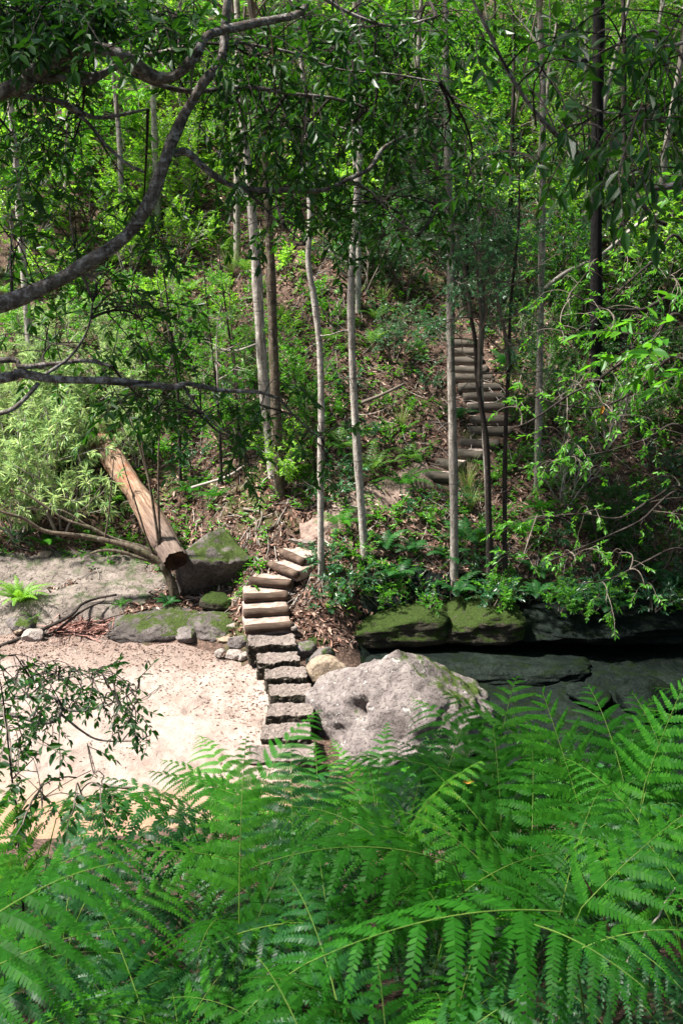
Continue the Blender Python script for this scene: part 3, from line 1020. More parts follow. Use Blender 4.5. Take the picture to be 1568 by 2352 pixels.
def crown_proto(seed, kind, mat, height=4.0, rad=.05, n=9, reach=1.7, twigmat='twig', kids=3, twigs_per=5, leaf_scale=1.2, depth=1):
    r = np.random.default_rng(seed)
    P = dict(LEAFP[kind])
    P['L'] *= leaf_scale
    P['twig'] *= 1.3
    P.update(kids=kids, twigs_per=twigs_per, start=.3, wob=.12, trop=.03)
    acc = Acc()
    ax = wander(r, (0, 0, 0), (0, 0, 1), height, 12, .06, .05)
    acc.tube(ax, np.linspace(rad, .008, 13), 6, cap=False)
    for k in range(n):
        f = (.05 + .93 * (k + r.uniform(0, .8)) / n) * 12
        i = min(int(f), 11)
        az = k * 2.4 + r.uniform(-.4, .4)
        d = unit(np.array([math.cos(az), math.sin(az), r.uniform(.15, .8)]))
        grow(r, acc, ax[i], d, reach * r.uniform(.6, 1.1) * (1 - .5 * k / n), rad * .45, depth, P)
    return acc.crown_mesh('crown', M[mat], M[twigmat])


CROWN = {
    'mid1': crown_proto(1, 'lance', 'leaf_mid'), 'mid2': crown_proto(2, 'lance', 'leaf_mid', 4.5, n=10),
    'bright1': crown_proto(3, 'oval', 'leaf_bright', twigmat='twig_pale'), 'bright2': crown_proto(4, 'lance', 'leaf_bright', 3.6, twigmat='twig_pale'),
    'teal1': crown_proto(5, 'small', 'leaf_teal', 3.4, n=9, reach=1.3), 'teal2': crown_proto(6, 'small', 'leaf_teal', 4.2, n=11, reach=1.5),
    'dark1': crown_proto(7, 'lance', 'leaf_dark', 4.2, n=10, reach=2.0),
    'small1': crown_proto(8, 'small', 'leaf_mid', 3.2, n=10, reach=1.3, twigmat='twig_pale'),
}


def px_tree(label, bark, path, w0, w1, crown=(), ztop=12.0, lean=.0, Y=None, group='trees on the far slope', branches=0, name='tree', base_z=None):
    """a trunk traced from the photograph, standing at the distance of its foot on the slope"""
    g = ground_hit(*path[0]) if Y is None else np.array([at(*path[0], Y)[0], Y, at(*path[0], Y)[2]])
    Y0 = g[1]
    pts = [at(x, y, Y0 + lean * k) for k, (x, y) in enumerate(path)]
    foot = pts[0].copy()
    foot[2] = min(H(foot[0], foot[1]), foot[2]) - .15
    pts = [foot] + pts
    d = unit(pts[-1] - pts[-2])
    d = unit(d * .6 + np.array([0, 0, .4]))
    while pts[-1][2] < ztop:
        pts.append(pts[-1] + d * 1.2 + np.array([rnd.uniform(-.1, .1), rnd.uniform(-.1, .1), 0]))
    P = smooth_path(pts, 8) - foot
    root = empty(name, foot)
    tag(root, label, 'tree', group)
    acc = Acc()
    s = np.linspace(0, 1, len(P))
    k = Y0 / FPX * .5 * 1.03
    vis = min(1, (len(path)) / len(pts))
    rad = np.interp(s, [0, .04, vis, 1], [w0 * k * 1.7, w0 * k, w1 * k, max(w1 * k * .3, .01)])
    rad = rad * (1 + .06 * np.sin(s * 37) + .04 * np.sin(s * 71))
    acc.tube(P, rad, 12)
    r = np.random.default_rng(int(abs(foot[0] * 1000)))
    for _ in range(7):
        i = int(r.uniform(.12, .75) * len(P))
        az = r.uniform(0, 6.28)
        acc.tube(wander(r, P[i], (math.cos(az), math.sin(az), r.uniform(-.1, .7)), r.uniform(.15, 1.1), 6, .16, .05), np.linspace(r.uniform(.006, .014), .002, 7), 4, cap=False)
    link('trunk', acc.tubes_mesh('trunk', [M[bark]]), root)
    for c, f, sc, rz in crown:
        i = min(int(f * len(P)), len(P) - 1)
        o = link('crown', CROWN[c], root, P[i])
        o.rotation_euler = (0, 0, rz)
        o.scale = (sc, sc, sc)
    return root


px_tree('stout pale trunk with scars, leaning left, paired with a mottled trunk', 'bark_pale', [(628, 1088), (615, 960), (604, 860), (595, 720), (588, 600), (578, 480), (572, 400)], 28, 19, [('mid1', .62, 1.2, .3), ('mid2', .8, 1.2, 2)], 12.5)
px_tree('brown mottled trunk close behind the stout pale one', 'bark_mottled', [(642, 1135), (636, 1000), (628, 800), (622, 620), (616, 480), (610, 380)], 27, 17, [('mid2', .7, 1.2, 1.3)], 12)
px_tree('thin pale trunk bent in the middle, right of the paired trunks', 'bark_pale', [(738, 1335), (736, 1150), (738, 950), (734, 800), (722, 690), (708, 600), (713, 500), (708, 420)], 17, 12, [('bright2', .75, 1.0, .3), ('dark1', .9, 1.5, 1)], 12.5)  # topmost dark crown added overhead to shade the right bank
px_tree('slender central pale trunk with dark ring scars', 'bark_pale', [(838, 1283), (826, 1120), (815, 950), (808, 800), (806, 640), (816, 500), (826, 340), (820, 200)], 20, 13, [('mid1', .8, 1.1, 4), ('dark1', .9, 1.3, 2)], 13.5)  # upper dark crown added to shade the creek side
px_tree('faint pale trunk standing behind the slender central one', 'bark_pale', [(822, 720), (823, 600), (820, 460), (812, 300)], 13, 10, [('mid2', .7, 1.0, 2)], 13)
px_tree('smooth grey trunk with ring scars in front of the upper stairs', 'bark_grey', [(1043, 1335), (1042, 1150), (1038, 960), (1034, 780), (1035, 620), (1030, 450), (1026, 250), (1022, 80)], 22, 14, [('teal2', .42, .75, 1), ('dark1', .74, 1.2, .4), ('dark1', .9, 1.6, 2.4)], 13.5)  # dark crowns added high up for shade over creek and right bank
px_tree('dark forked thin stem crossing the upper stairs', 'bark_dark', [(1128, 1382), (1122, 1200), (1116, 1020), (1098, 890), (1090, 780), (1076, 690)], 18, 9, [('teal1', .5, .8, .2), ('teal2', .7, .9, 1.9)], 7.5)
px_tree('pale thin stem twinned with the dark forked stem', 'bark_grey', [(1124, 1372), (1118, 1150), (1110, 980), (1103, 850), (1106, 700)], 12, 8, [('teal1', .6, .8, 3)], 7.2)
px_tree('straight thin dark stem right of the twin stems', 'bark_dark', [(1160, 1375), (1158, 1200), (1160, 1000), (1168, 830), (1172, 700)], 14, 8, [('teal2', .55, .75, 2.2)], 7)
px_tree('pale lone trunk fading into leaves right of the stairs', 'bark_grey', [(1232, 1120), (1236, 960), (1240, 760), (1244, 520), (1246, 300), (1244, 150)], 17, 13, [('small1', .6, 1.0, 0), ('bright1', .72, 1.2, 1), ('bright2', .86, 1.2, 3)], 13)
px_tree('straight black charred trunk at the upper right', 'bark_black', [(1368, 900), (1368, 660), (1369, 450), (1371, 280), (1374, 60)], 26, 25, [('dark1', .85, 1.2, 1)], 14)
px_tree('grey brown trunk beside the black charred one', 'bark_dark', [(1424, 640), (1428, 520), (1432, 380), (1432, 250)], 15, 12, [('mid1', .8, 1.0, 1)], 14)
px_tree('thin pale trunk at the far left edge', 'bark_pale', [(78, 960), (68, 780), (52, 580), (38, 380), (25, 240)], 20, 14, [('bright1', .55, .9, 1), ('mid1', .85, 1.1, 2)], 13)
px_tree('pale trunk glimpsed behind the thick curving limb', 'bark_pale', [(364, 520), (360, 420), (356, 320)], 17, 14, [('mid2', .75, 1.1, 2.8)], 14)
px_tree('thin brown stem below the low level branch', 'bark_dark', [(415, 1110), (412, 980), (405, 860)], 9, 7, [('mid1', .55, .6, 1)], 6.0)
px_tree('thin dark stem under the leafy low branch', 'bark_dark', [(510, 1120), (505, 1000), (498, 900)], 9, 6, [('small1', .55, .6, 1)], 6.0)
px_tree('dark slim stem left of the paired trunks', 'bark_dark', [(553, 1075), (548, 980), (540, 860)], 10, 7, [('mid2', .5, .55, 2)], 6.3)

# trees further up the slope: trunks one can tell apart
far_spots = []
r = np.random.default_rng(5)
tries = 0
while len(far_spots) < 34 and tries < 4000:
    tries += 1
    px, py = r.uniform(-120, 1690), r.uniform(60, 640)
    if 940 < px < 1180 and py > 560: continue
    g = ground_hit(px, py)
    if g is None or g[1] > 40: continue
    if any(math.hypot(g[0] - q[0], g[1] - q[1]) < 1.5 for q in far_spots): continue
    sdv = np.array([math.sin(R(-58)) * math.cos(R(63)), math.cos(R(-58)) * math.cos(R(63)), math.sin(R(63))])
    if any(math.hypot(*((np.array([2.3, 19.6, 3.2]) + sdv * q)[:2] - g[:2])) < 2.3 and 2 < (3.2 + sdv[2] * q - g[2]) < 10 for q in np.arange(1, 10, .5)): continue
    far_spots.append(g)
CK = ['bright1', 'bright2', 'mid1', 'mid2', 'small1', 'bright1', 'mid2', 'teal2']
for k, g in enumerate(far_spots):
    hgt = r.uniform(5.5, 9.5)
    bark = ['bark_pale', 'bark_grey', 'bark_grey', 'bark_dark'][k % 4]
    look = {'bark_pale': 'slim pale trunked tree', 'bark_grey': 'slim grey trunked tree', 'bark_dark': 'slim dark trunked tree'}[bark]
    root = empty('tree', g)
    tag(root, where_label(look + ' up the slope', g, 4), 'tree', 'trees up the slope')
    P = wander(r, (0, 0, -.2), (r.normal() * .06, r.normal() * .06, 1), hgt, 14, .035, .02)
    acc = Acc()
    acc.tube(P, np.linspace(r.uniform(.05, .10), .015, 15), 8)
    link('trunk', acc.tubes_mesh('trunk', [M[bark]]), root)
    for f, sc in ((.42, .75), (.85, .85)):
        c = CK[int(r.integers(len(CK)))]
        o = link('crown', CROWN[c], root, P[int(f * 14)])
        o.rotation_euler = (0, 0, r.uniform(0, 6.28))
        o.scale = (sc,) * 3

# leaning dead limbs on the right slope
for lab, path, w, Y, mt in [('pale dead limb leaning behind the black trunk', [(1250, 662), (1300, 625), (1380, 585), (1470, 510), (1520, 490)], 10, 21.5, 'twig_pale'),
                            ('dark dead limb slanting down at the right edge', [(1460, 450), (1500, 500), (1530, 515)], 12, 21.0, 'bark_dark'),
                            ('fallen grey branch among leaf litter behind the central trunk', [(830, 925), (880, 905), (930, 880)], 9, 19.0, 'twig'),
                            ('grey fallen branch left of the stout pale trunk', [(490, 800), (540, 806), (590, 790)], 8, 20.0, 'twig_pale'),
                            ('bleached branch lying below the mottled trunk', [(440, 1120), (520, 1095), (560, 1070)], 7, 18.3, 'twig_pale')]:
    pts = []
    for x, y in path:
        g = ground_hit(x, y)
        q = at(x, y, min(Y, g[1] - .1) if g is not None else Y)
        pts.append(q)
    P = smooth_path(pts, 6)
    acc = Acc()
    acc.tube(P - P[0], np.linspace(w, w * .6, len(P)) * Y / FPX * .5, 8)
    tag(link('dead_branch', acc.tubes_mesh('dead_branch', [M[mt]]), None, P[0]), lab, 'branch')


# ------------------------------------------------------------------ ferns
def frond_geo(curve, width, npairs, npin, start=.38, droop=.25, seed=0, tri=.8, gap=.95, pin=.155):
    r = np.random.default_rng(seed)
    c = np.asarray(curve, float)
    s = np.concatenate([[0], np.cumsum(np.linalg.norm(np.diff(c, axis=0), axis=1))])
    s /= s[-1]
    Tn = unit(np.gradient(c, axis=0))

    def samp(u, arr):
        return np.array([np.interp(u, s, arr[:, k]) for k in range(3)])
    Vs, n = [], 0
    acc, rib = Acc(), Acc()
    sl = np.linalg.norm(np.diff(c, axis=0), axis=1).sum()
    acc.tube(c, np.interp(s, [0, start, 1], [.0042, .0028, .0010]) * (sl / 1.4) ** .5, 5, cap=False)
    for k in range(npairs):
        u = 1 - (1 - (k + .2) / npairs) ** 1.38
        p0 = samp(start + (1 - start) * u, c)
        T = unit(samp(start + (1 - start) * u, Tn))
        S = np.cross(T, [0, 0, 1.0])
        S = unit(S) if np.linalg.norm(S) > .05 else np.array([0, 1.0, 0])
        N = np.cross(S, T)
        ln0 = width * .5 * (1 - u) ** tri * (1 - .18 * math.exp(-u * 9))
        for sg in (-1, 1):
            p = samp(min(start + (1 - start) * (u + .3 / npairs * (sg > 0)), 1), c)
            ln = ln0 * r.uniform(.9, 1.06) + .012
            f = R(20) + u * R(25) + r.normal() * .06
            a = unit(S * sg * math.cos(f) + T * math.sin(f))
            m = max(5, int(npin * (ln / (width * .5)) ** .75))
            v = (np.arange(m) + .5) / m
            dr = droop * r.uniform(.7, 1.3)
            Q = p + a * (ln * v)[:, None] - (N * .6 + np.array([0, 0, .4])) * (dr * ln * v ** 2)[:, None]
            tg = unit(a[None] - (N * .6 + np.array([0, 0, .4]))[None] * (2 * dr * v)[:, None])
            sd = unit(np.cross(N[None], tg))
            nn = np.cross(tg, sd)
            sp = ln / m
            pl = pin * ln ** .8 * .55 * (1 - v) ** .65 * np.minimum(1, .55 + v * 4) + .004
            for e in (-1, 1):
                d = unit(sd * e + tg * .32 + nn * .1 * r.normal(size=(m, 1)))
                d = d - np.array([0, 0, .18])
                w = tg * (sp * gap * .5)
                b = Q + tg * (sp * .25 * e)
                L = pl[:, None]
                poly = np.stack([b - w * 1.0, b + w * 1.0, b + d * L * .62 + w * .95, b + d * L + w * .4, b + d * L * .7 - w * .75], 1)
                Vs.append(poly.reshape(-1, 3))
            if ln > .02:
                rib.tube(np.vstack([p[None], Q[::max(1, m // 4)], Q[-1:]]), .0011, 3, cap=False)
    V = np.concatenate(Vs)
    F = [np.arange(len(V)).reshape(-1, 5), np.concatenate(rib.tf) + len(V)]
    return np.concatenate([V] + rib.tv), F, acc


def frond_curve(stipe, blade, a0, a1, n=26):
    """rises from the ground, then arches over towards +X"""
    L = stipe + blade
    t = np.linspace(0, 1, n)
    ang = a0 + (a1 - a0) * np.clip((t - stipe / L * .55) / (1 - stipe / L * .55), 0, 1) ** 1.1
    dx, dz = np.sin(ang) * L / n, np.cos(ang) * L / n
    return np.stack([np.cumsum(dx) - dx[0], np.zeros(n), np.cumsum(dz) - dz[0]], 1)


def frond_objs(root, blade_me, stalk_me, rz=0, tilt=0, sc=1.0):
    o = link('frond', blade_me, root)
    o.rotation_euler = (0, tilt, rz)
    o.scale = (sc, sc, sc)
    link('stalk', stalk_me, o)
    return o


FROND = []
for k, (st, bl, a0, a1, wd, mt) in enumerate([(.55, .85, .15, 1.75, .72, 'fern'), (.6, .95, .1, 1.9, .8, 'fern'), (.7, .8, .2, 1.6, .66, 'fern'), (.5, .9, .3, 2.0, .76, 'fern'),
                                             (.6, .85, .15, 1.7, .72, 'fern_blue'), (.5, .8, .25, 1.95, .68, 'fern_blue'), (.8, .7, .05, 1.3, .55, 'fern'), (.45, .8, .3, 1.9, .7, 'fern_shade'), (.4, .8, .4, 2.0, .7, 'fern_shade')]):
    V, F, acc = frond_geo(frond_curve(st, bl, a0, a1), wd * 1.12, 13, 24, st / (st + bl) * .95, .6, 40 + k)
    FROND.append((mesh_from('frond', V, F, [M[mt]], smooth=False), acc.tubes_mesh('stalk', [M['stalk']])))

FERN_LOOK = ['bracken fern with arching bright green fronds', 'tall bracken fern with broad fronds', 'bracken fern with drooping fronds', 'upright bracken fern', 'bluish green bracken fern', 'dark bluish bracken fern', 'slender bracken fern']
FGROUP = 'bracken ferns on the near bank'


def hero_fern(label, r0, r1, Y0, Y1, width, mat='fern', extra=(), seed=0, bow=.12, npairs=20, npin=28, droop=.3):
    blade = float(np.linalg.norm(at(*r1, Y1) - at(*r0, Y0)))
    width = min(width * 1.05, blade * 1.3)
    npairs, npin, droop = int(min(18, max(9, blade / (.115 * width) * 1.35))), int(npin * .9), droop * 1.2
    """a fern whose main frond follows a frond of the photo; its other fronds come from the common ones"""
    p0, p1 = at(*r0, Y0), at(*r1, Y1)
    dv = unit(p1 - p0)
    base = p0 - np.array([dv[0], dv[1], 0]) * .12
    base[2] = H(base[0], base[1])
    root = empty('fern', base)
    tag(root, label, 'fern', FGROUP)
    t = np.linspace(0, 1, 16)[:, None]
    up = np.array([0, 0, 1.0])
    rach = p0 + (p1 - p0) * t + up * bow * np.linalg.norm(p1 - p0) * (4 * t * (1 - t))
    tq = np.linspace(0, 1, 10)[:-1, None]
    st = base + (p0 - base) * tq + np.array([-dv[0], -dv[1], 0]) * .05 * np.sin(tq * 3.1)
    c = np.vstack([st, rach]) - base
    L0 = np.linalg.norm(np.diff(c[:10], axis=0), axis=1).sum()
    L = np.linalg.norm(np.diff(c, axis=0), axis=1).sum()
    V, F, acc = frond_geo(c, width, npairs, npin, L0 / L, droop, seed)
    o = link('frond', mesh_from('frond', V, F, [M[mat]], smooth=False), root)
    link('stalk', acc.tubes_mesh('stalk', [M['stalk']]), o)
    for fi, rz, tl, sc in extra:
        frond_objs(root, *FROND[fi], rz, tl, sc)
    return root


PI = math.pi
hero_fern('large central bracken fern with a pale rachis and hanging pinnae', (1045, 1986), (585, 1990), 3.3, 3.05, 1.0, 'fern', [(1, 2.6, .1, 1.0)], 1, .10, 20, 28, .55)
hero_fern('bracken fern at the bottom right spreading like an umbrella', (1290, 2095), (700, 2215), 2.35, 2.1, .95, 'fern', [], 2, .08, 22, 30, .6)
hero_fern('bracken fern filling the lower right corner with drooping pinnae', (1120, 2110), (1480, 2270), 2.4, 2.0, .85, 'fern', [], 3, .10, 20, 30, .6)
hero_fern('tall upright bracken fern in front of the dark creek', (1355, 1940), (1245, 1590), 4.6, 5.0, 1.05, 'fern', [], 4, .02, 19, 24, .25)
hero_fern('bracken fern with a straight pale stalk below the big boulder', (1190, 2000), (985, 1760), 4.0, 4.4, .95, 'fern', [], 5, .04, 18, 24, .3)
hero_fern('long bracken frond sweeping up to the right edge', (1335, 2085), (1600, 1850), 3.2, 3.4, .8, 'fern', [], 6, .05, 18, 26, .3)
hero_fern('blurred near bracken fern at the left edge, pointing right', (-90, 2160), (330, 1975), 2.0, 2.3, .8, 'fern', [], 7, .10, 18, 28, .35)
hero_fern('dark drooping bracken fern under the sapling at the left', (430, 1870), (40, 1880), 4.6, 4.3, .85, 'fern_blue', [], 8, .12, 19, 24, .6)
hero_fern('bluish bracken fern pale against shade at the bottom centre', (520, 2380), (470, 2110), 2.7, 3.1, .8, 'fern_blue', [], 9, .05, 18, 26, .35)
hero_fern('bracken fern reaching over the edge of the sand', (600, 1850), (345, 1772), 5.4, 5.6, .62, 'fern', [], 10, .04, 18, 22, .35)
hero_fern('bright bracken fern right of the sand edge', (440, 1990), (600, 1800), 4.7, 5.4, .95, 'fern', [], 11, .06, 18, 24, .3)
hero_fern('bracken fern laid across the base of the big boulder', (1120, 1800), (800, 1740), 5.2, 5.4, .8, 'fern', [], 12, .06, 18, 22, .3)
hero_fern('bracken fern over the right flank of the big boulder', (1290, 1760), (1020, 1590), 5.4, 5.8, .85, 'fern', [], 13, .03, 18, 22, .3)
hero_fern('yellow tipped fern on the dark water edge', (1420, 1760), (1500, 1600), 6.0, 6.4, .6, 'fern', [], 14, .05, 16, 20, .3)
hero_fern('bracken fern arching at the right edge of the frame', (1480, 1800), (1575, 1560), 5.0, 5.2, .9, 'fern', [], 15, .05, 18, 22, .3)
hero_fern('bracken fern with long fingers over the sandy gap at left', (130, 1880), (420, 1830), 4.4, 4.6, .75, 'fern', [], 16, .08, 18, 24, .4)
hero_fern('low bracken fern in shade at the bottom left corner', (-40, 2330), (250, 2200), 2.3, 2.5, .7, 'fern_blue', [], 17, .08, 18, 26, .4)
hero_fern('bracken fern below the middle of the near bank', (250, 2120), (470, 2010), 3.3, 3.6, .8, 'fern', [], 18, .08, 18, 26, .4)

for i, (lab, r0, r1, Y0, Y1, wd, mt, db) in enumerate([
    ('bracken fern rising against the creek left of the tall upright one', (1130, 1790), (1185, 1555), 5.3, 5.8, .9, 'fern', .3), ('bracken fern rising against the creek right of the tall upright one', (1430, 1790), (1350, 1575), 5.2, 5.7, .95, 'fern', .3),
    ('feathery bracken fern in front of the dark wet rock at right', (1530, 1760), (1450, 1590), 5.6, 6.0, .85, 'fern', .3), ('bracken fern hiding the foot of the big boulder on its right', (1010, 1830), (1080, 1630), 5.2, 5.6, .9, 'fern', .35),
    ('bracken fern low at the left edge under the blurred near one', (-80, 2260), (330, 2130), 2.2, 2.45, .8, 'fern', .35), ('dark bracken fern left of the bluish one at the bottom', (330, 2330), (230, 2080), 2.7, 3.0, .75, 'fern_blue', .35),
    ('bracken fern drooping between the central fern and the bluish one', (700, 2120), (430, 2200), 2.8, 2.7, .8, 'fern_blue', .5), ('bracken fern pointing down at the bottom edge left of the umbrella fern', (760, 2190), (560, 2330), 2.3, 2.1, .7, 'fern', .5),
    ('bracken fern curling over at the far right below the long frond', (1330, 2180), (1590, 2140), 2.7, 2.7, .75, 'fern', .5), ('broad bracken fern above the umbrella fern, right of the central one', (1050, 2060), (1290, 1960), 3.3, 3.6, .85, 'fern', .45),
    ('bracken fern left of the central fern, tip towards the sand', (620, 2010), (300, 1960), 3.9, 3.8, .85, 'fern', .4), ('bright bracken fern above the central fern', (960, 1930), (640, 1880), 4.1, 4.3, .85, 'fern', .4),
    ('bracken fern behind the pale stalked one at right', (1150, 1880), (1130, 1660), 5.0, 5.5, .85, 'fern', .3), ('shaded bracken fern in the gap at the right edge', (1560, 2040), (1440, 1900), 3.5, 3.8, .8, 'fern_blue', .35),
    ('bracken fern at the lower left below the dark drooping one', (30, 2050), (330, 1930), 3.2, 3.5, .85, 'fern', .4)]):
    hero_fern(lab, r0, r1, Y0, Y1, wd, mt, [(int(i % 4), 2.0 + i, .1, .7)], 60 + i, .09, 20, 28, db)

# the rest of the bank
r = np.random.default_rng(12)
spots, tries = [], 0
while len(spots) < 92 and tries < 6000:
    tries += 1
    y = r.uniform(1.2, 8.4)
    x = r.uniform(-.42 * (y + 1.2) - .3, .42 * (y + 1.2) + .3)
    if any(math.hypot(x - a, y - b) < (1.0 if y < 3.8 else .48 + .035 * y) for a, b in spots): continue
    h = H(x, y)
    sx, sy = project((x, y, h + 1.0 * min(1.3, .72 + .085 * y)))
    lim = 1835 if sx < 540 else 1740 if sx < 660 else 1640 if sx < 1080 else 1530
    if sy < lim: continue
    spots.append((x, y))
for k, (x, y) in enumerate(spots):
    fi = int(r.integers(7))
    root = empty('fern', (x, y, H(x, y) - .05))
    tag(root, where_label(FERN_LOOK[fi], (x, y, H(x, y)), 1.2).replace(' on the wooded slope', ' on the near bank'), 'fern', FGROUP)
    nf = int(r.integers(3, 6))
    a0 = r.uniform(0, 6.28)
    for j in range(nf):
        q = fi if j < 2 else int(r.integers(7))
        frond_objs(root, *FROND[q], a0 + j * 6.28 / nf + r.normal() * .35, r.normal() * .12, r.uniform(.75, 1.05) * min(1.3, .72 + .085 * y))

# a lower storey of shaded ferns between them
low, tries = [], 0
while len(low) < 120 and tries < 9000:
    tries += 1
    y = r.uniform(1.0, 6.5)
    x = r.uniform(-.42 * (y + 1.2) - .2, .42 * (y + 1.2) + .2)
    if any(math.hypot(x - a, y - b) < .30 for a, b in low): continue
    low.append((x, y))
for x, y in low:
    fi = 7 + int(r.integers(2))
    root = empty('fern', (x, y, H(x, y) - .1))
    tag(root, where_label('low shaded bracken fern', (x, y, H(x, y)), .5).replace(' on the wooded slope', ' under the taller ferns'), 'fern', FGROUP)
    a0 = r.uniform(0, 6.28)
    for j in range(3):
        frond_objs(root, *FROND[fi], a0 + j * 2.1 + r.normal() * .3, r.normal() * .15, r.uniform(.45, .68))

# brownish fern in front of the lowest slab
V, F, acc = frond_geo(frond_curve(.35, .7, .1, 1.1), .42, 15, 14, .3, .2, 77)
BF = (mesh_from('frond', V, F, [M['fern_brown']], smooth=False), acc.tubes_mesh('stalk', [M['stalk_brown']]))
for lab, px, py, Y, n in [('dark brownish fern with thin fronds in front of the lowest slab', 570, 1800, 8.6, 6), ('small brownish fern behind the bracken near the steps', 690, 1790, 8.4, 5)]:
    q = at(px, py, Y)
    root = empty('fern', (q[0], q[1], H(q[0], q[1])))
    tag(root, lab, 'fern')
    for j in range(n):
        frond_objs(root, *BF, j * 6.28 / n + .4, -.1, r.uniform(.8, 1.1))

# ferns on the far slope (simple feather fronds)
def hill_frond(seed, L, wd, a0, a1, mat, n=15):
    c = frond_curve(L * .2, L * .8, a0, a1, 14)
    V, F, acc = frond_geo(c, wd, n, 8, .18, .3, seed, tri=.75, gap=.9, pin=.22)
    return mesh_from('frond', V, F, [M[mat]], smooth=False), acc.tubes_mesh('stalk', [M['stalk']])


HF = [hill_frond(1, .75, .26, .4, 1.9, 'fern_hill'), hill_frond(2, .65, .22, .5, 1.7, 'fern_hill'), hill_frond(3, .7, .26, .5, 2.0, 'fern'), hill_frond(4, .6, .3, .4, 1.9, 'fern_blue'), hill_frond(5, .62, .17, .25, 1.7, 'leaf_bright', 18)]


def hill_fern(label, loc, fi, n, sc, group=None):
    root = empty('fern', loc)
    tag(root, label, 'fern', group)
    a0 = rnd.uniform(0, 6)
    for j in range(n):
        frond_objs(root, *HF[fi], a0 + j * 6.28 / n + rnd.uniform(-.3, .3), rnd.uniform(-.25, .25), sc * rnd.uniform(.8, 1.15))
    return root


g = atz(48, 1392, .3)
hill_fern('bright green rosette fern growing on the rock at the sand edge', g, 4, 24, 1.15)
g = atz(78, 1425, .15)
hill_fern('tiny fern below the bright rosette fern', g, 0, 7, .4)
g = atz(278, 1392, .3)
hill_fern('little fern beside a short stump on the dark soil', g, 2, 8, .42)
g = atz(385, 1392, .3)
hill_fern('dark drooping fern at the foot of the leaning stems', g, 3, 10, .55)

# ------------------------------------------------------------------ shrubs on the far slope
PROTO = {
    'mid': [('shrub', 'mid green shrub with pointed leaves', shrub_proto(s, 'lance', 'leaf_mid', 1.5, 5, .55)) for s in (1, 2, 3)],
    'bright': [('shrub', 'light yellow green shrub', shrub_proto(s, 'oval', 'leaf_bright', 1.5, 5, .6, 'twig_pale')) for s in (4, 5, 6)],
    'teal': [('shrub', 'dark bluish green shrub with small leaves', shrub_proto(s, 'small', 'leaf_teal', 1.5, 5, .5, twigs_per=6)) for s in (7, 8)],
    'pale': [('shrub', 'pale shrub with narrow pale tipped leaves', shrub_proto(s, 'narrow', 'leaf_pale', 1.8, 6, .6, 'twig_pale')) for s in (9, 10)],
    'dark': [('shrub', 'dark green shrub with long leaves', shrub_proto(s, 'lance', 'leaf_dark', 1.3, 5, .6)) for s in (11, 12)],
    'twiggy': [('shrub', 'bare twiggy shrub with few leaves', shrub_proto(s, 'small', 'leaf_mid', 1.4, 7, .6, 'twig_pale', kids=4, twigs_per=2)) for s in (13, 14)],
    'low': [('seedling', 'low leafy seedling', shrub_proto(s, 'lance', 'leaf_mid', .55, 4, .8, depth=0, twigs_per=5)) for s in (15, 16)],
    'lowteal': [('seedling', 'low bluish seedling', shrub_proto(s, 'lance', 'leaf_teal', .55, 4, .8, depth=0, twigs_per=5)) for s in (17, 18)],
    'lowbright': [('seedling', 'low light green seedling', shrub_proto(s, 'oval', 'leaf_bright', .5, 4, .8, depth=0, twigs_per=5)) for s in (19, 20)],
}


def grass_proto(seed, n=70, L=.8):
    r = np.random.default_rng(seed)
    V, F, k = [], [], 0
    for _ in range(n):
        az = r.uniform(0, 6.28)
        d = np.array([math.cos(az), math.sin(az), 0])
        s = np.array([-d[1], d[0], 0]) * .006
        l = L * r.uniform(.5, 1)
        o = r.uniform(.2, .8)
        t = np.linspace(0, 1, 6)
        p = d[None] * (o * l * t ** 1.7 + .04)[:, None] + np.array([0, 0, 1.0])[None] * (l * (t * 1.1 - .65 * o * t ** 2.6))[:, None]
        w = (1 - t * .9)[:, None]
        V += [p - s * w, p + s * w]
        for i in range(5):
            F.append([k + i, k + i + 1, k + 6 + i + 1, k + 6 + i])
        k += 12
    return mesh_from('blades', np.concatenate(V), [np.array(F)], [M['grass']], smooth=False)


GR = [grass_proto(1), grass_proto(2, 90, 1.0)]
for lab, px, py, sc in [('strappy grass tuft drooping over the leaf litter', 922, 990, .9), ('tall strappy grass tuft beside the smooth grey trunk', 1072, 1130, 1.1), ('grass tuft in the sunlit gully left of the stout pale trunk', 530, 640, 1.1),
                        ('pale grass tuft in the shade below the upper stairs', 1080, 1180, .8), ('thin grass tuft above the central trunk foot', 880, 700, .9)]:
    g = ground_hit(px, py)
    inst('grass_tuft', [('blades', GR[len(lab) % 2])], g, px, sc)['label'] = lab
    bpy.data.objects[[o.name for o in COL.objects if o.get('label') == lab][0]]['category'] = 'grass tuft'

UPP = np.array([((a + c) / 2, (b + d) / 2) for a, b, c, d in UP])


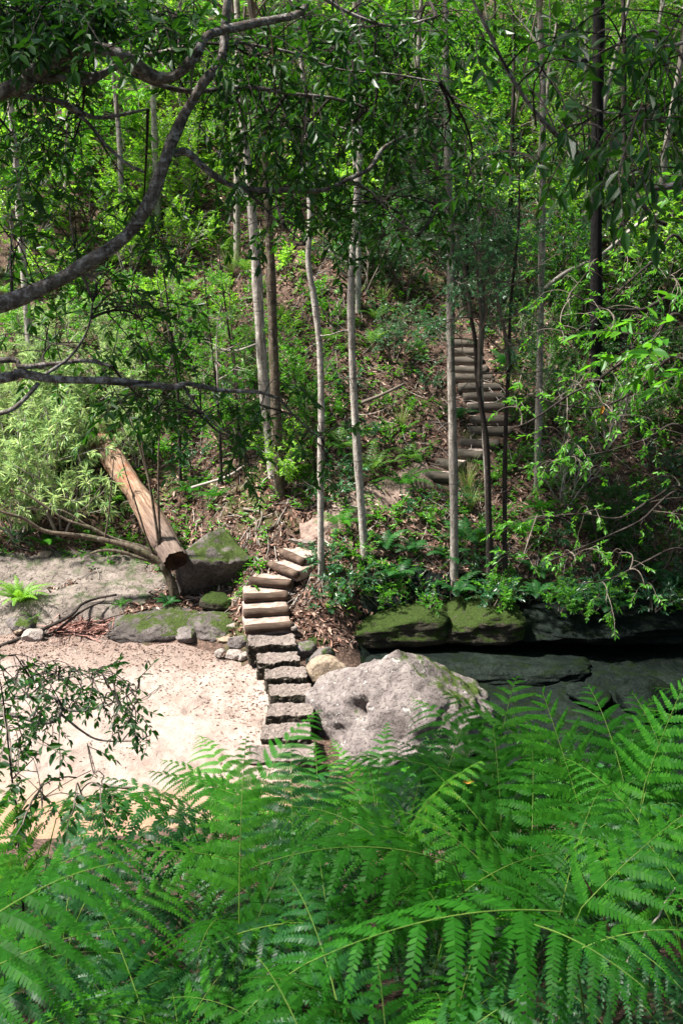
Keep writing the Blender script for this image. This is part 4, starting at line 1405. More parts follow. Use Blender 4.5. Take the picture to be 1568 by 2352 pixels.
def zone(px, py):
    """what grows where on the slope, read from the photograph"""
    if py > 1265 and px < 480: return None, 0
    if np.min(np.hypot(UPP[:, 0] - px, UPP[:, 1] - py)) < 62: return None, 0
    if 560 < px < 730 and py > 1150: return None, 0
    if 395 < px < 590 and py > 1150: return None, 0
    if 960 < px < 1190 and 790 < py < 1290: return rnd.choice(['low', 'lowteal', 'fern3']), .45
    if 200 < px < 420 and 1010 < py < 1300: return 'low', .35
    if px > 1090 and py > 1040: return rnd.choice(['lowteal', 'lowteal', 'dark', 'fern3', 'fern2', 'twiggy']), .8
    if px > 1180 and py > 700: return rnd.choice(['dark', 'dark', 'twiggy', 'mid', 'lowteal']), .8
    if 740 < px < 1030 and 740 < py < 1100: return rnd.choice(['low', 'lowteal', 'teal', 'fern0', 'twiggy']), .42
    if 690 < px < 1100 and py >= 1100: return rnd.choice(['lowteal', 'fern3', 'fern2', 'low', 'lowteal']), .85
    if px < 330 and 860 < py < 1240: return 'pale', .9
    if px < 470 and py < 860: return rnd.choice(['bright', 'bright', 'mid', 'fern0', 'fern1', 'mid']), 1
    if 430 < px < 600 and 480 < py < 640: return rnd.choice(['low', 'fern0']), .3
    if px < 620 and py < 900: return rnd.choice(['fern0', 'fern1', 'lowbright', 'bright', 'low']), .9
    if px < 640: return rnd.choice(['mid', 'low', 'fern2', 'mid', 'lowteal', 'dark']), .8
    if 620 < px < 780 and 600 < py < 900: return rnd.choice(['twiggy', 'low', 'low', 'fern1', 'lowbright']), .7
    if 850 < px < 1300 and 480 < py < 820: return rnd.choice(['teal', 'teal', 'mid', 'bright']), 1
    if py < 520: return rnd.choice(['bright', 'mid', 'bright', 'mid', 'twiggy']), 1
    return rnd.choice(['mid', 'bright', 'low', 'teal', 'lowbright']), .8


placed = []
count = {}
r = np.random.default_rng(31)
for it in range(5200):
    px, py = r.uniform(-90, 1660), 1400 - 1330 * r.uniform() ** 1.15
    g = ground_hit(px, py)
    if g is None or g[1] > 36 or g[2] < .35: continue
    z, dens = zone(px, py)
    if z is None or r.uniform() > dens: continue
    low = z.startswith('low') or z.startswith('fern')
    md = (.48 if low else .62) * (g[1] / 18) ** 1.0
    if any(math.hypot(g[0] - q[0], g[1] - q[1]) < md for q in placed): continue
    if z.startswith('fern'):
        if count.get('fern', 0) > 150: continue
        fi = int(z[4])
        lk = ['bright feathery fern', 'small light green fern', 'mid green feathery fern', 'bluish shade fern'][fi]
        hill_fern(where_label(lk, g, .4), g, fi, 7, r.uniform(.8, 1.25), 'ferns on the far slope')
        nm = 'fern'
    else:
        nm, lk, (fo, st) = PROTO[z][int(r.integers(len(PROTO[z])))]
        if count.get(nm, 0) > 285: continue
        sc = r.uniform(.7, 1.15) * (1.0 if g[1] < 21 else 1.3 if g[1] < 26 else 1.7)
        o = inst(nm, [('foliage', fo), ('stem', st)], g, r.uniform(0, 6.28), sc)
        tag(o, where_label(lk, g, 1.0 if nm == 'shrub' else .3), nm, {'shrub': 'shrubs on the far slope', 'seedling': 'seedlings on the far slope'}[nm])
    placed.append(g)
    count[nm] = count.get(nm, 0) + 1

# plants trailing over the lip of the ledges
r = np.random.default_rng(91)
for k in range(46):
    x = r.uniform(.3, 6.2)
    y = np.interp(x, [.3, 2.2, 2.6, 6.2], [15.5, 15.5, 15.35, 15.4]) + abs(r.normal()) * .45
    z = np.interp(x, [.3, 2.2, 2.6, 6.2], [.52, .56, .52, .55]) + .35 * (y - 15.4)
    if x < 2.2 and r.uniform() < .45: continue
    g = np.array([x, y, max(z, H(x, y))])
    q = k % 3
    if q == 0:
        hill_fern(where_label('trailing shade fern', g, .2), g, 3, 6, r.uniform(.6, .9), 'ferns on the far slope')
    else:
        nm, lk, (fo, st) = PROTO[['lowteal', 'low'][q - 1]][k % 2]
        tag(inst(nm, [('foliage', fo), ('stem', st)], g, r.uniform(0, 6.28), r.uniform(.6, 1.0)), where_label(lk, g, .3), nm, 'seedlings on the far slope')

# the big pale whorled shrub on the left, several stems
P0 = dict(LEAFP['narrow'])
LEAFP['whorl'] = dict(L=.19, W=.16, n=10, twig=.22, droop=-.35, flat=False, whorl=.7)
WH = [shrub_proto(s, 'whorl', 'leaf_pale', 2.2, 6, .55, 'twig_pale', kids=3, twigs_per=4) for s in (51, 52)]
for k, (lab, px, py, sc) in enumerate([('big pale shrub with whorled narrow leaves at the left edge', 40, 1240, 1.0), ('pale whorled leaf shrub left of the fallen log', 140, 1230, 1.05),
                                      ('pale whorled leaf shrub beside the top of the fallen log', 120, 1090, .95), ('pale whorled leaf shrub behind the log, under the low branch', 110, 1120, 1.1),
                                      ('small pale whorled shrub right of the log', 315, 1075, .62)]):
    g = ground_hit(px, py)
    tag(inst('shrub', [('foliage', WH[k % 2][0]), ('stem', WH[k % 2][1])], g, k * 1.7, sc), lab, 'shrub', 'pale whorled shrubs')


# ------------------------------------------------------------------ plants whose limbs are traced from the photo
def traced_plant(name, label, cat, base, trunk, limbs, bark, leafmat, leafkind, clusters, leaf_scale=1.0, seed=0, twigmat='twig', group=None, trunk_r=(.12, .06), dens=1.0):
    """limbs: ([(px, py, Y) ...], px width at start, px width at end); clusters: (px, py, Y, sx, sy, n)"""
    r = np.random.default_rng(seed)
    root = empty(name, base)
    base = np.asarray(base, float)
    tag(root, label, cat, group)
    P = dict(LEAFP[leafkind])
    P['L'] *= leaf_scale
    if trunk is not None:
        acc = Acc()
        tp = smooth_path(trunk, 6)
        acc.tube(tp - base, np.linspace(*trunk_r, len(tp)), 12)
        link('trunk', acc.tubes_mesh('trunk', [M[bark]]), root)
    anchor = []
    for path, w0, w1 in limbs:
        pts = smooth_path([at(*q) if len(q) == 3 and not isinstance(q, np.ndarray) else q for q in path], 7)
        Ym = np.mean(pts[:, 1])
        acc = Acc()
        s = np.linspace(0, 1, len(pts))
        rad = (w0 + (w1 - w0) * s) * Ym / FPX * .5 * (1 + .07 * np.sin(s * 40 + w0) + .05 * np.sin(s * 17))
        wob = .35 * rad.mean()
        pts2 = pts + wob * np.stack([fbm(pts * 3 + k * 9, 3, k) for k in range(3)], 1) * 2
        acc.tube(pts2 - base, np.maximum(rad, .0025), None)
        link('branch', acc.tubes_mesh('branch', [M[bark]]), root)
        anchor.append(pts2)
    A = np.concatenate(anchor)
    acc = Acc()
    for px, py, Y, sx, sy, n in clusters:
        c = at(px, py, Y)
        i = np.argmin(np.linalg.norm(A - c, axis=1))
        a = A[i]
        t = np.linspace(0, 1, 9)[:, None]
        mid = (a + c) / 2 + np.array([0, 0, .12 * np.linalg.norm(c - a)]) + r.normal(size=3) * .08
        con = (1 - t) ** 2 * a + 2 * t * (1 - t) * mid + t ** 2 * c
        if np.linalg.norm(c - a) > .15:
            acc.tube(con - base, np.linspace(.011, .005, 9), 5, cap=False)
        for _ in range(max(2, int(n * dens))):
            tg = at(px + r.normal() * sx * .75, py + r.normal() * sy * .75, Y + r.normal() * .45)
            # nearest of the connector or the limbs
            cand = np.vstack([con, A[max(0, i - 12):i + 12]])
            j = np.argmin(np.linalg.norm(cand - tg, axis=1) + r.uniform(0, .25, len(cand)))
            s0 = cand[j]
            d = np.linalg.norm(tg - s0)
            m2 = (s0 + tg) / 2 + np.array([0, 0, .18 * d]) + r.normal(size=3) * .06 * d
            tt = np.linspace(0, 1, 7)[:, None]
            cv = (1 - tt) ** 2 * s0 + 2 * tt * (1 - tt) * m2 + tt ** 2 * tg
            acc.tube(cv - base, np.linspace(.005, .0025, 7), 3, cap=False)
            dr = unit(cv[-1] - cv[-2])
            leafy_twig(r, acc, cv[-1] - base, unit(dr + np.array([0, 0, -.3])), P['twig'] * r.uniform(.7, 1.2), P)
            if d > .35:
                leafy_twig(r, acc, cv[4] - base, rot_about(dr, .8, r.uniform(0, 6.28)), P['twig'] * .8, P)
    link('crown', acc.crown_mesh('crown', M[leafmat], M[twigmat]), root)
    return root


# tree A: its trunk stands left of the frame, its limbs hang across the picture
bx, by = -3.05, 6.0
bz = H(bx, by)
tr = [(bx, by, bz - .2), (bx + .05, by, 4.2), (bx - .02, by + .05, 6.0), (bx - .1, by, 7.4), (bx - .05, by - .1, 9.6), (bx + .2, by - .2, 11.5)]
J = lambda z: np.array((bx, by, z))
limbs = [
    ([J(6.2), (0, 697, 6.0), (110, 655, 6.0), (200, 605, 6.0), (285, 545, 6.0), (335, 480, 6.0), (372, 395, 6.0), (400, 320, 6.05), (430, 250, 6.1), (468, 188, 6.1), (508, 140, 6.15), (520, 60, 6.2), (526, -20, 6.2), (530, -160, 6.3)], 36, 15),
    ([J(7.3), (0, 212, 5.8), (80, 165, 5.8), (150, 125, 5.8), (220, 113, 5.8), (290, 130, 5.8), (345, 172, 5.9), (400, 172, 5.9), (450, 125, 5.9), (480, 80, 6.0), (560, 58, 6.1), (640, 42, 6.2), (690, 28, 6.2), (720, -20, 6.3)], 34, 13),
    ([J(7.35), (0, 153, 6.3), (60, 152, 6.3), (150, 160, 6.35), (220, 172, 6.4), (300, 135, 6.5), (380, 120, 6.5), (440, 100, 6.5)], 16, 10),
    ([(60, 185, 5.8), (130, 178, 5.9), (200, 188, 6.0), (280, 152, 6.1), (340, 185, 6.1), (440, 210, 6.2), (560, 200, 6.3), (660, 215, 6.4), (760, 225, 6.5), (860, 250, 6.6)], 17, 6),
    ([(20, 205, 5.8), (60, 222, 5.9), (140, 235, 6.0), (210, 268, 6.1), (270, 264, 6.2), (340, 250, 6.3)], 17, 6),
    ([(130, 228, 6.0), (200, 280, 6.1), (240, 330, 6.1), (290, 375, 6.1), (330, 395, 6.05)], 10, 7),
    ([(400, 356, 6.05), (430, 350, 6.05), (470, 385, 6.05), (520, 420, 6.1), (580, 434, 6.15), (660, 436, 6.2), (740, 436, 6.3), (800, 412, 6.35), (850, 385, 6.4), (880, 340, 6.5), (930, 310, 6.6)], 17, 8),
    ([(555, 430, 6.1), (600, 470, 6.2), (640, 510, 6.3), (700, 560, 6.4)], 7, 3),
    ([J(5.9), (0, 870, 6.0), (40, 858, 6.0), (130, 872, 6.0), (250, 876, 6.0), (340, 884, 6.05), (400, 888, 6.1), (430, 880, 6.1), (500, 895, 6.2), (560, 898, 6.25), (600, 902, 6.3), (640, 915, 6.35)], 24, 7),
    ([J(5.9), (0, 828, 6.2), (50, 842, 6.2), (120, 836, 6.25), (200, 828, 6.3), (260, 842, 6.3)], 17, 8),
    ([(90, 880, 6.0), (50, 925, 5.95), (20, 945, 5.9), (-30, 955, 5.9)], 11, 12),
    ([(420, 885, 6.1), (450, 930, 6.15), (500, 980, 6.2), (560, 1010, 6.3)], 7, 3),
    ([(640, 915, 6.35), (680, 960, 6.4), (740, 1010, 6.5)], 6, 3),
    ([(105, 860, 6.2), (160, 820, 6.25), (200, 760, 6.3), (215, 690, 6.3)], 9, 4),
    ([(468, 200, 6.1), (530, 105, 6.2), (600, 108, 6.3), (680, 125, 6.4), (780, 160, 6.5), (900, 170, 6.6), (1010, 190, 6.7)], 8, 4),
    ([(800, 412, 6.35), (850, 440, 6.4), (905, 500, 6.5), (960, 540, 6.55)], 6, 3),
    ([(720, -20, 6.3), (800, 30, 6.4), (900, 60, 6.5), (1000, 40, 6.6)], 9, 5),
]
CL = [(60, 30, 5.6, 110, 50, 120), (60, 90, 5.9, 90, 40, 50), (230, 25, 5.9, 110, 40, 84), (120, 110, 6.2, 120, 50, 34), (400, 40, 6.4, 90, 50, 24), (50, 330, 6.0, 70, 70, 20), (170, 320, 6.2, 110, 50, 20), (30, 540, 5.9, 60, 110, 20),
      (210, 640, 6.2, 110, 80, 26), (320, 730, 6.3, 90, 90, 24), (120, 790, 6.2, 100, 40, 14), (590, 150, 6.3, 90, 70, 26), (640, 300, 6.4, 90, 70, 24), (760, 120, 6.4, 90, 90, 36), (880, 190, 6.5, 90, 100, 42),
      (960, 70, 6.5, 110, 60, 34), (1000, 290, 6.6, 90, 100, 36), (880, 470, 6.5, 110, 50, 34), (1000, 470, 6.6, 70, 40, 16), (680, 520, 6.4, 60, 40, 10), (780, 330, 6.4, 80, 70, 20), (1080, 400, 6.7, 60, 60, 12), (870, 550, 6.5, 70, 30, 8),
      (460, 950, 6.2, 110, 50, 26), (600, 930, 6.3, 60, 40, 12), (720, 1010, 6.5, 70, 50, 14), (330, 920, 6.1, 90, 40, 14), (560, 1040, 6.3, 60, 40, 8), (440, 240, 6.3, 70, 60, 12), (700, 40, 6.3, 90, 50, 26), (330, 470, 6.3, 60, 60, 8), (160, 460, 6.2, 80, 60, 12), (600, 330, 6.2, 60, 90, 30), (580, 120, 6.1, 70, 80, 26), (700, 300, 6.4, 60, 80, 22), (820, 60, 6.3, 60, 50, 20), (640, 420, 6.2, 70, 40, 14)]
traced_plant('tree', 'large dark leaved tree at left with twisting lichen spotted limbs crossing the view', 'tree', (bx, by, bz), tr, limbs, 'bark_brown', 'leaf_dark', 'lance', [(a, b, c + .55, d, e, f) for a, b, c, d, e, f in CL], .95, 3, 'bark_dark', dens=.74)

# tree B: big dark leaves close to the camera at the upper right
bx, by = 3.0, 4.6
bz = H(bx, by)
limbs = [
    ([np.array((bx, by, 7.4)), (1580, 420, 4.5), (1480, 425, 4.5), (1400, 400, 4.5), (1300, 330, 4.4), (1230, 260, 4.3), (1170, 170, 4.3), (1120, 70, 4.3), (1080, -10, 4.3)], 16, 6),
    ([np.array((bx, by, 7.9)), (1600, 260, 4.4), (1500, 250, 4.4), (1400, 260, 4.4), (1330, 240, 4.4)], 11, 4),
    ([np.array((bx, by, 8.2)), (1600, 90, 4.6), (1500, 70, 4.6), (1400, 110, 4.6), (1330, 150, 4.6)], 9, 4),
]
CL = [(1290, 240, 4.3, 70, 60, 14), (1400, 300, 4.4, 90, 50, 24), (1500, 290, 4.3, 80, 60, 28), (1230, 380, 4.4, 60, 40, 6), (1520, 150, 4.5, 70, 70, 22), (1420, 120, 4.6, 80, 50, 14), (1450, 390, 4.4, 80, 30, 14), (1200, 150, 4.4, 50, 60, 8), (1540, 40, 4.5, 60, 40, 14), (1310, 60, 4.6, 90, 40, 10)]
traced_plant('tree', 'tree at right whose big glossy leaves hang close to the camera', 'tree', (bx, by, bz), [(bx, by, bz - .2), (bx, by, 5.5), (bx + .05, by, 7.5), (bx, by, 9.5), (bx - .2, by + .1, 11)], limbs, 'bark_brown', 'leaf_dark', 'big', CL, .7, 8, 'bark_dark', trunk_r=(.11, .05), dens=.42)

# tree C: twiggy tangle on the right
bx, by = 5.6, 14.2
bz = H(bx, by)
jc = lambda z: np.array((bx, by, z))
limbs = [
    ([jc(3.9), (1568, 704, 13.5), (1470, 712, 13.4), (1380, 706, 13.3), (1309, 673, 13.3)], 11, 4),
    ([jc(3.6), (1568, 735, 13.2), (1490, 790, 13.0), (1419, 837, 12.9), (1360, 880, 12.8), (1301, 911, 12.8), (1220, 966, 12.9), (1170, 985, 12.9)], 11, 3),
    ([jc(3.0), (1568, 830, 13.4), (1470, 890, 13.3), (1380, 935, 13.3), (1290, 930, 13.3), (1210, 905, 13.3)], 8, 3),
    ([jc(2.6), (1568, 985, 13.2), (1480, 1010, 13.1), (1380, 1040, 13.0), (1300, 1050, 13.0)], 8, 3),
    ([jc(2.0), (1568, 1125, 13.0), (1500, 1145, 12.9), (1420, 1190, 12.8), (1330, 1180, 12.8), (1230, 1190, 12.9)], 8, 3),
    ([jc(1.9), (1568, 1130, 13.2), (1470, 1195, 13.0), (1403, 1227, 13.0), (1330, 1260, 13.0), (1260, 1290, 13.0)], 7, 3),
    ([jc(4.4), (1568, 560, 13.6), (1500, 600, 13.5), (1440, 650, 13.4), (1400, 690, 13.4)], 8, 4),
    ([jc(1.7), (1560, 1260, 13.3), (1480, 1290, 13.2), (1400, 1330, 13.2), (1330, 1340, 13.2)], 7, 3),
]
r = np.random.default_rng(77)
CL = []
for x0, y0, n in [(1380, 700, 12), (1300, 690, 9), (1480, 730, 12), (1420, 820, 12), (1330, 880, 14), (1240, 900, 10), (1180, 930, 6), (1450, 900, 12), (1400, 960, 14), (1310, 1010, 12), (1500, 1010, 10), (1260, 1060, 12), (1350, 1080, 8), (1230, 1190, 12),
                  (1200, 1280, 6), (1320, 1290, 10), (1420, 1270, 9), (1500, 1180, 8), (1340, 1180, 8), (1520, 840, 12), (1530, 640, 12), (1440, 610, 12), (1350, 620, 8), (1480, 1350, 9), (1390, 1380, 8), (1540, 1090, 8), (1290, 760, 10), (1400, 760, 8)]:
    CL.append((x0, y0, 13.1 + r.normal() * .3, 55, 26, n))
traced_plant('tree', 'twiggy tree at right with arching pale twigs and scattered light leaves', 'tree', (bx, by, bz), [(bx, by, bz - .2), (bx, by, 2.5), (bx + .1, by, 4.5), (bx, by - .1, 6.5)], limbs, 'bark_dark', 'leaf_mid', 'oval', CL, .9, 9, 'twig', trunk_r=(.10, .05), dens=.5)

# shrub D: leafy branch over the sand
bx, by = -2.75, 5.9
bz = H(bx, by)
limbs = [
    ([np.array((bx, by, 3.75)), (0, 1640, 5.5), (60, 1650, 5.5), (100, 1660, 5.5), (132, 1650, 5.5), (142, 1622, 5.5), (120, 1600, 5.5), (60, 1600, 5.6), (0, 1610, 5.6)], 15, 6),
    ([(140, 1630, 5.5), (200, 1632, 5.5), (270, 1610, 5.55), (320, 1580, 5.6)], 8, 3),
    ([(140, 1640, 5.5), (190, 1680, 5.5), (230, 1700, 5.5), (300, 1702, 5.5), (345, 1690, 5.5)], 7, 3),
    ([(60, 1600, 5.6), (110, 1570, 5.6), (180, 1550, 5.65), (240, 1545, 5.7)], 6, 3),
    ([np.array((bx, by, 4.2)), (-20, 1540, 5.7), (30, 1530, 5.7), (100, 1530, 5.7)], 7, 3),
]
CL = [(60, 1540, 5.6, 60, 26, 16), (130, 1545, 5.6, 60, 26, 18), (210, 1560, 5.6, 60, 26, 20), (270, 1590, 5.55, 40, 26, 16), (300, 1625, 5.5, 30, 22, 8), (180, 1610, 5.5, 60, 26, 14), (90, 1620, 5.5, 50, 26, 10), (30, 1600, 5.5, 40, 30, 8), (110, 1680, 5.5, 60, 18, 7), (330, 1690, 5.5, 20, 12, 3), (30, 1680, 5.6, 30, 20, 6)]
traced_plant('shrub', 'dark leafy branch of a shrub reaching over the pale sand', 'shrub', (bx, by, bz), [(bx, by, bz - .2), (bx + .03, by, 3.0), (bx, by - .05, 4.4)], limbs, 'bark_brown', 'leaf_dark', 'oval', CL, .6, 14, 'bark_dark', trunk_r=(.06, .03), dens=.6)
# sapling E
g0 = at(35, 1990, 4.6)
g0[2] = H(g0[0], g0[1])
limbs = [([g0, (40, 1880, 4.6), (28, 1790, 4.6), (18, 1700, 4.6), (8, 1610, 4.6), (0, 1560, 4.6)], 8, 3), ([(40, 1880, 4.6), (90, 1840, 4.6), (150, 1800, 4.65), (210, 1770, 4.7)], 4, 2), ([(28, 1790, 4.6), (70, 1750, 4.6), (95, 1725, 4.6)], 4, 2), ([(40, 1900, 4.6), (120, 1860, 4.6), (190, 1830, 4.6)], 4, 2)]
CL = [(85, 1735, 4.6, 22, 16, 4), (40, 1770, 4.6, 26, 26, 5), (215, 1775, 4.7, 28, 14, 4), (150, 1800, 4.65, 30, 16, 4), (20, 1700, 4.6, 16, 30, 4), (100, 1830, 4.6, 40, 20, 6), (190, 1830, 4.6, 26, 16, 4), (15, 1830, 4.6, 20, 26, 4), (5, 1620, 4.6, 14, 26, 3)]
traced_plant('sapling', 'thin dark stemmed sapling with few oval leaves at the left edge', 'sapling', g0, None, limbs, 'bark_dark', 'leaf_dark', 'oval', CL, .7, 15, dens=.6)

# leaning multi-stemmed shrub at the fallen log
gs = at(408, 1366, 16.5)
gs[2] = min(gs[2], H(gs[0], gs[1])) - .1
Y = 16.45
limbs = [
    ([gs, (395, 1340, Y), (378, 1307, Y), (362, 1286, Y), (308, 1258, Y), (243, 1242, Y), (164, 1228, Y - .1), (100, 1218, Y - .2), (53, 1190, Y - .3), (3, 1174, Y - .4), (-60, 1150, Y - .5)], 24, 4),
    ([(372, 1296, Y), (340, 1262, Y + .05), (258, 1237, Y + .05), (205, 1211, Y), (152, 1193, Y), (88, 1152, Y), (40, 1120, Y)], 13, 4),
    ([(362, 1292, Y), (319, 1280, Y - .05), (270, 1266, Y - .1), (234, 1265, Y - .15), (208, 1272, Y - .2)], 11, 6),
    ([(366, 1285, Y), (362, 1230, Y), (345, 1120, Y + .05), (316, 1010, Y + .1), (296, 940, Y + .1)], 8, 3),
    ([(368, 1282, Y), (360, 1220, Y - .05), (342, 1100, Y), (329, 1035, Y), (322, 960, Y)], 7, 3),
    ([(370, 1282, Y), (366, 1200, Y), (364, 1100, Y), (366, 1010, Y), (372, 930, Y)], 7, 3),
    ([(352, 1272, Y), (335, 1230, Y), (310, 1150, Y), (290, 1090, Y), (276, 1040, Y)], 6, 2),
    ([(205, 1211, Y), (150, 1175, Y), (110, 1170, Y), (40, 1165, Y)], 5, 2),
    ([(240, 1242, Y), (250, 1180, Y), (258, 1100, Y), (262, 1050, Y)], 5, 2),
]
CL = [(30, 1150, Y - .3, 30, 16, 3), (80, 1130, Y, 30, 20, 4), (300, 960, Y + .1, 30, 30, 5), (345, 950, Y, 40, 30, 5)]
traced_plant('shrub', 'leaning dark stemmed shrub with long grey branches beside the fallen log', 'shrub', gs, None, limbs, 'bark_mottled', 'leaf_pale', 'narrow', CL, 1.0, 16)

# ------------------------------------------------------------------ litter, sticks
r = np.random.default_rng(3)


def slope_frame(x, y):
    e = .15
    hx = (height(x + e, y) - height(x - e, y)) / (2 * e)
    hy = (height(x, y + e) - height(x, y - e)) / (2 * e)
    return unit(np.stack([-hx, -hy, np.ones_like(x)], 1))


def scatter_leaves(name, n, xr, yr, zmin, mat, L, zf=height, keep=None, lift=.02, tiltv=.35, ypow=1.6):
    x = r.uniform(*xr, n)
    y = yr[0] + (yr[1] - yr[0]) * r.uniform(size=n) ** ypow
    if keep is not None:
        k = keep(x, y)
        x, y = x[k], y[k]
    z = zf(x, y)
    k = z > zmin
    x, y, z = x[k], y[k], z[k]
    N = slope_frame(x, y) if zf is height else np.tile([0, 0, 1.0], (len(x), 1))
    N = unit(N + r.normal(size=N.shape) * tiltv)
    D = r.normal(size=N.shape)
    D = unit(D - N * np.sum(D * N, 1)[:, None])
    P = np.stack([x, y, z], 1) + N * r.uniform(.2, 1, len(x))[:, None] * lift
    l = r.uniform(.5, 1.2, len(x)) * L
    V, F = leaf_geo(P, D, N, l, l * r.uniform(.22, .42, len(x)), .5, .35)
    return tag(link(name, mesh_from(name, V, [F], [mat], smooth=False)), kind='stuff')



UPW = np.array([ground_hit(a, b + 8) for a, b in UPP])


def off_stairs(x, y, w=.42):
    xc = np.interp(y, UPW[:, 1], UPW[:, 0])
    return ~((np.abs(x - xc) < w) & (y > UPW[0, 1] - .2) & (y < UPW[-1, 1] + .4))


scatter_leaves('leaf_litter', 60000, (-7, 8), (14.4, 30), .2, M['litter'], .13, lift=.04, tiltv=.5, keep=off_stairs)
scatter_leaves('sand_litter', 17000, (-6.5, -.6), (10.5, 16.4), -.2, M['litter_sand'], .06, zf=sand_z, lift=.008, tiltv=.12, ypow=.55, keep=lambda x, y: (sand_z(x, y) > height(x, y)) & (r.uniform(size=len(x)) < np.clip(.10 + 1.1 * (fbm(np.stack([x, y, 0 * x], 1) * 1.3, 3, 71) + .02) + .5 * np.clip(y - 14.0, 0, 1) + np.clip((x + 1.9) * 1.2, 0, .8), 0, 1)))
# small herbs hugging the slope
n = 5200
x, y = r.uniform(-7, 8, n), 15.2 + 15 * r.uniform(size=n) ** 1.5
z = height(x, y)
k = (z > .45) & off_stairs(x, y, .5) & ~((np.abs(x + .75) < .55) & (y < 17.4)) & ~((x > 1.35) & (x < 3.6) & (y > 17.8) & (y < 21.4) & (np.abs(x - np.interp(y, [17.8, 19, 21], [1.9, 2.6, 2.4])) < .6))
x, y, z = x[k], y[k], z[k]
N = slope_frame(x, y)
P, D, NN, L = [], [], [], []
for j in range(6):
    az = j * 1.05 + r.uniform(0, .8, len(x))
    d = unit(np.stack([np.cos(az), np.sin(az), r.uniform(.0, .9, len(x))], 1))
    P.append(np.stack([x, y, z + .02 + r.uniform(0, .12, len(x))], 1)); D.append(d)
    NN.append(unit(np.array([0, 0, 1.0]) + r.normal(size=d.shape) * .3)); L.append(r.uniform(.06, .14, len(x)))
P, D, NN, L = map(np.concatenate, (P, D, NN, L))
V, F = leaf_geo(P, D, NN, L, L * .34)
tag(link('undergrowth', mesh_from('undergrowth', V, [F], [M['leaf_mid']], smooth=False)), kind='stuff')
# twigs lying about
acc = Acc()
for _ in range(1500):
    x, y = r.uniform(-6.5, 7), 15.5 + 11 * r.uniform() ** 1.4
    if H(x, y) < .35: continue
    az = r.uniform(0, 6.28)
    L = r.uniform(.15, .7)
    t = np.linspace(-.5, .5, 4)
    xx, yy = x + math.cos(az) * L * t, y + math.sin(az) * L * t
    zz = height(xx, yy) + .02 + .05 * r.uniform()
    acc.tube(np.stack([xx, yy, zz], 1) + r.normal(size=(4, 3)) * .015, r.uniform(.003, .009), 3, cap=False)
tag(link('twig_debris', acc.tubes_mesh('twig_debris', [M['twig_pale']])), kind='stuff')
# heap of bark strips on the sand
V, F, k = [], [], 0
c = atz(215, 1440, .05)
for _ in range(300):
    q = c + np.array([r.normal() * .30, r.normal() * .18, .02 + abs(r.normal()) * .06])
    if r.uniform() < .12: q += np.array([r.normal() * .3, r.normal() * .15, 0])
    az = r.normal() * .55 + (.2 if r.uniform() < .6 else 1.2)
    L = r.uniform(.25, 1.0)
    d = np.array([math.cos(az), math.sin(az), r.normal() * .08])
    s = np.array([-d[1], d[0], r.normal() * .6]) * r.uniform(.004, .013)
    t = np.linspace(-.5, .5, 5)
    p = q[None] + d[None] * (t * L)[:, None] + r.normal(size=3)[None] * (.08 * L * (t ** 2))[:, None]
    p[:, 2] = np.maximum(p[:, 2], .04)
    w = np.interp(t, [-.5, -.3, .3, .5], [.3, 1, 1, .2])[:, None]
    V += [p - s * w, p + s * w]
    F += [[k + i, k + i + 1, k + 5 + i + 1, k + 5 + i] for i in range(4)]
    k += 10
tag(link('bark_debris', mesh_from('bark_debris', np.concatenate(V), [np.array(F)], [M['bark_strip']], smooth=False)), kind='stuff')
for lab, path, w in [('long dark curved stick running past the bark strips', [(-40, 1500), (60, 1462), (115, 1438), (165, 1412), (188, 1388), (225, 1374), (268, 1366)], 11),
                     ('shorter brown stick under the long dark stick', [(128, 1452), (160, 1425), (195, 1400), (240, 1380)], 8), ('thin stick on the dark soil right of the bark strips', [(225, 1432), (250, 1420), (275, 1412)], 4),
                     ('thin crooked twig on the grey soil', [(310, 1440), (330, 1420), (350, 1408)], 3), ('thin straight twig lying on the bright sand', [(585 * .5, 1620), (335, 1600), (375, 1572)], 3), ('stick half buried at the near edge of the sand', [(240, 1802), (280, 1808), (308, 1808)], 6)]:
    pts = []
    for px, py in path:
        q = atz(px, py, .06)
        q[2] = max(float(shelf_z(q[:1], q[1:2])[0]), float(sand_z(q[:1], q[1:2])[0]), H(q[0], q[1])) + .02
        pts.append(atz(px, py, q[2]))
    pts = smooth_path(pts, 5)
    acc = Acc()
    acc.tube(pts - pts[0], np.linspace(w, w * .5, len(pts)) * 16 / FPX * .5, 7)
    tag(link('stick', acc.tubes_mesh('stick', [M['bark_dark'] if 'dark' in lab else M['twig']]), None, pts[0]), lab, 'stick')
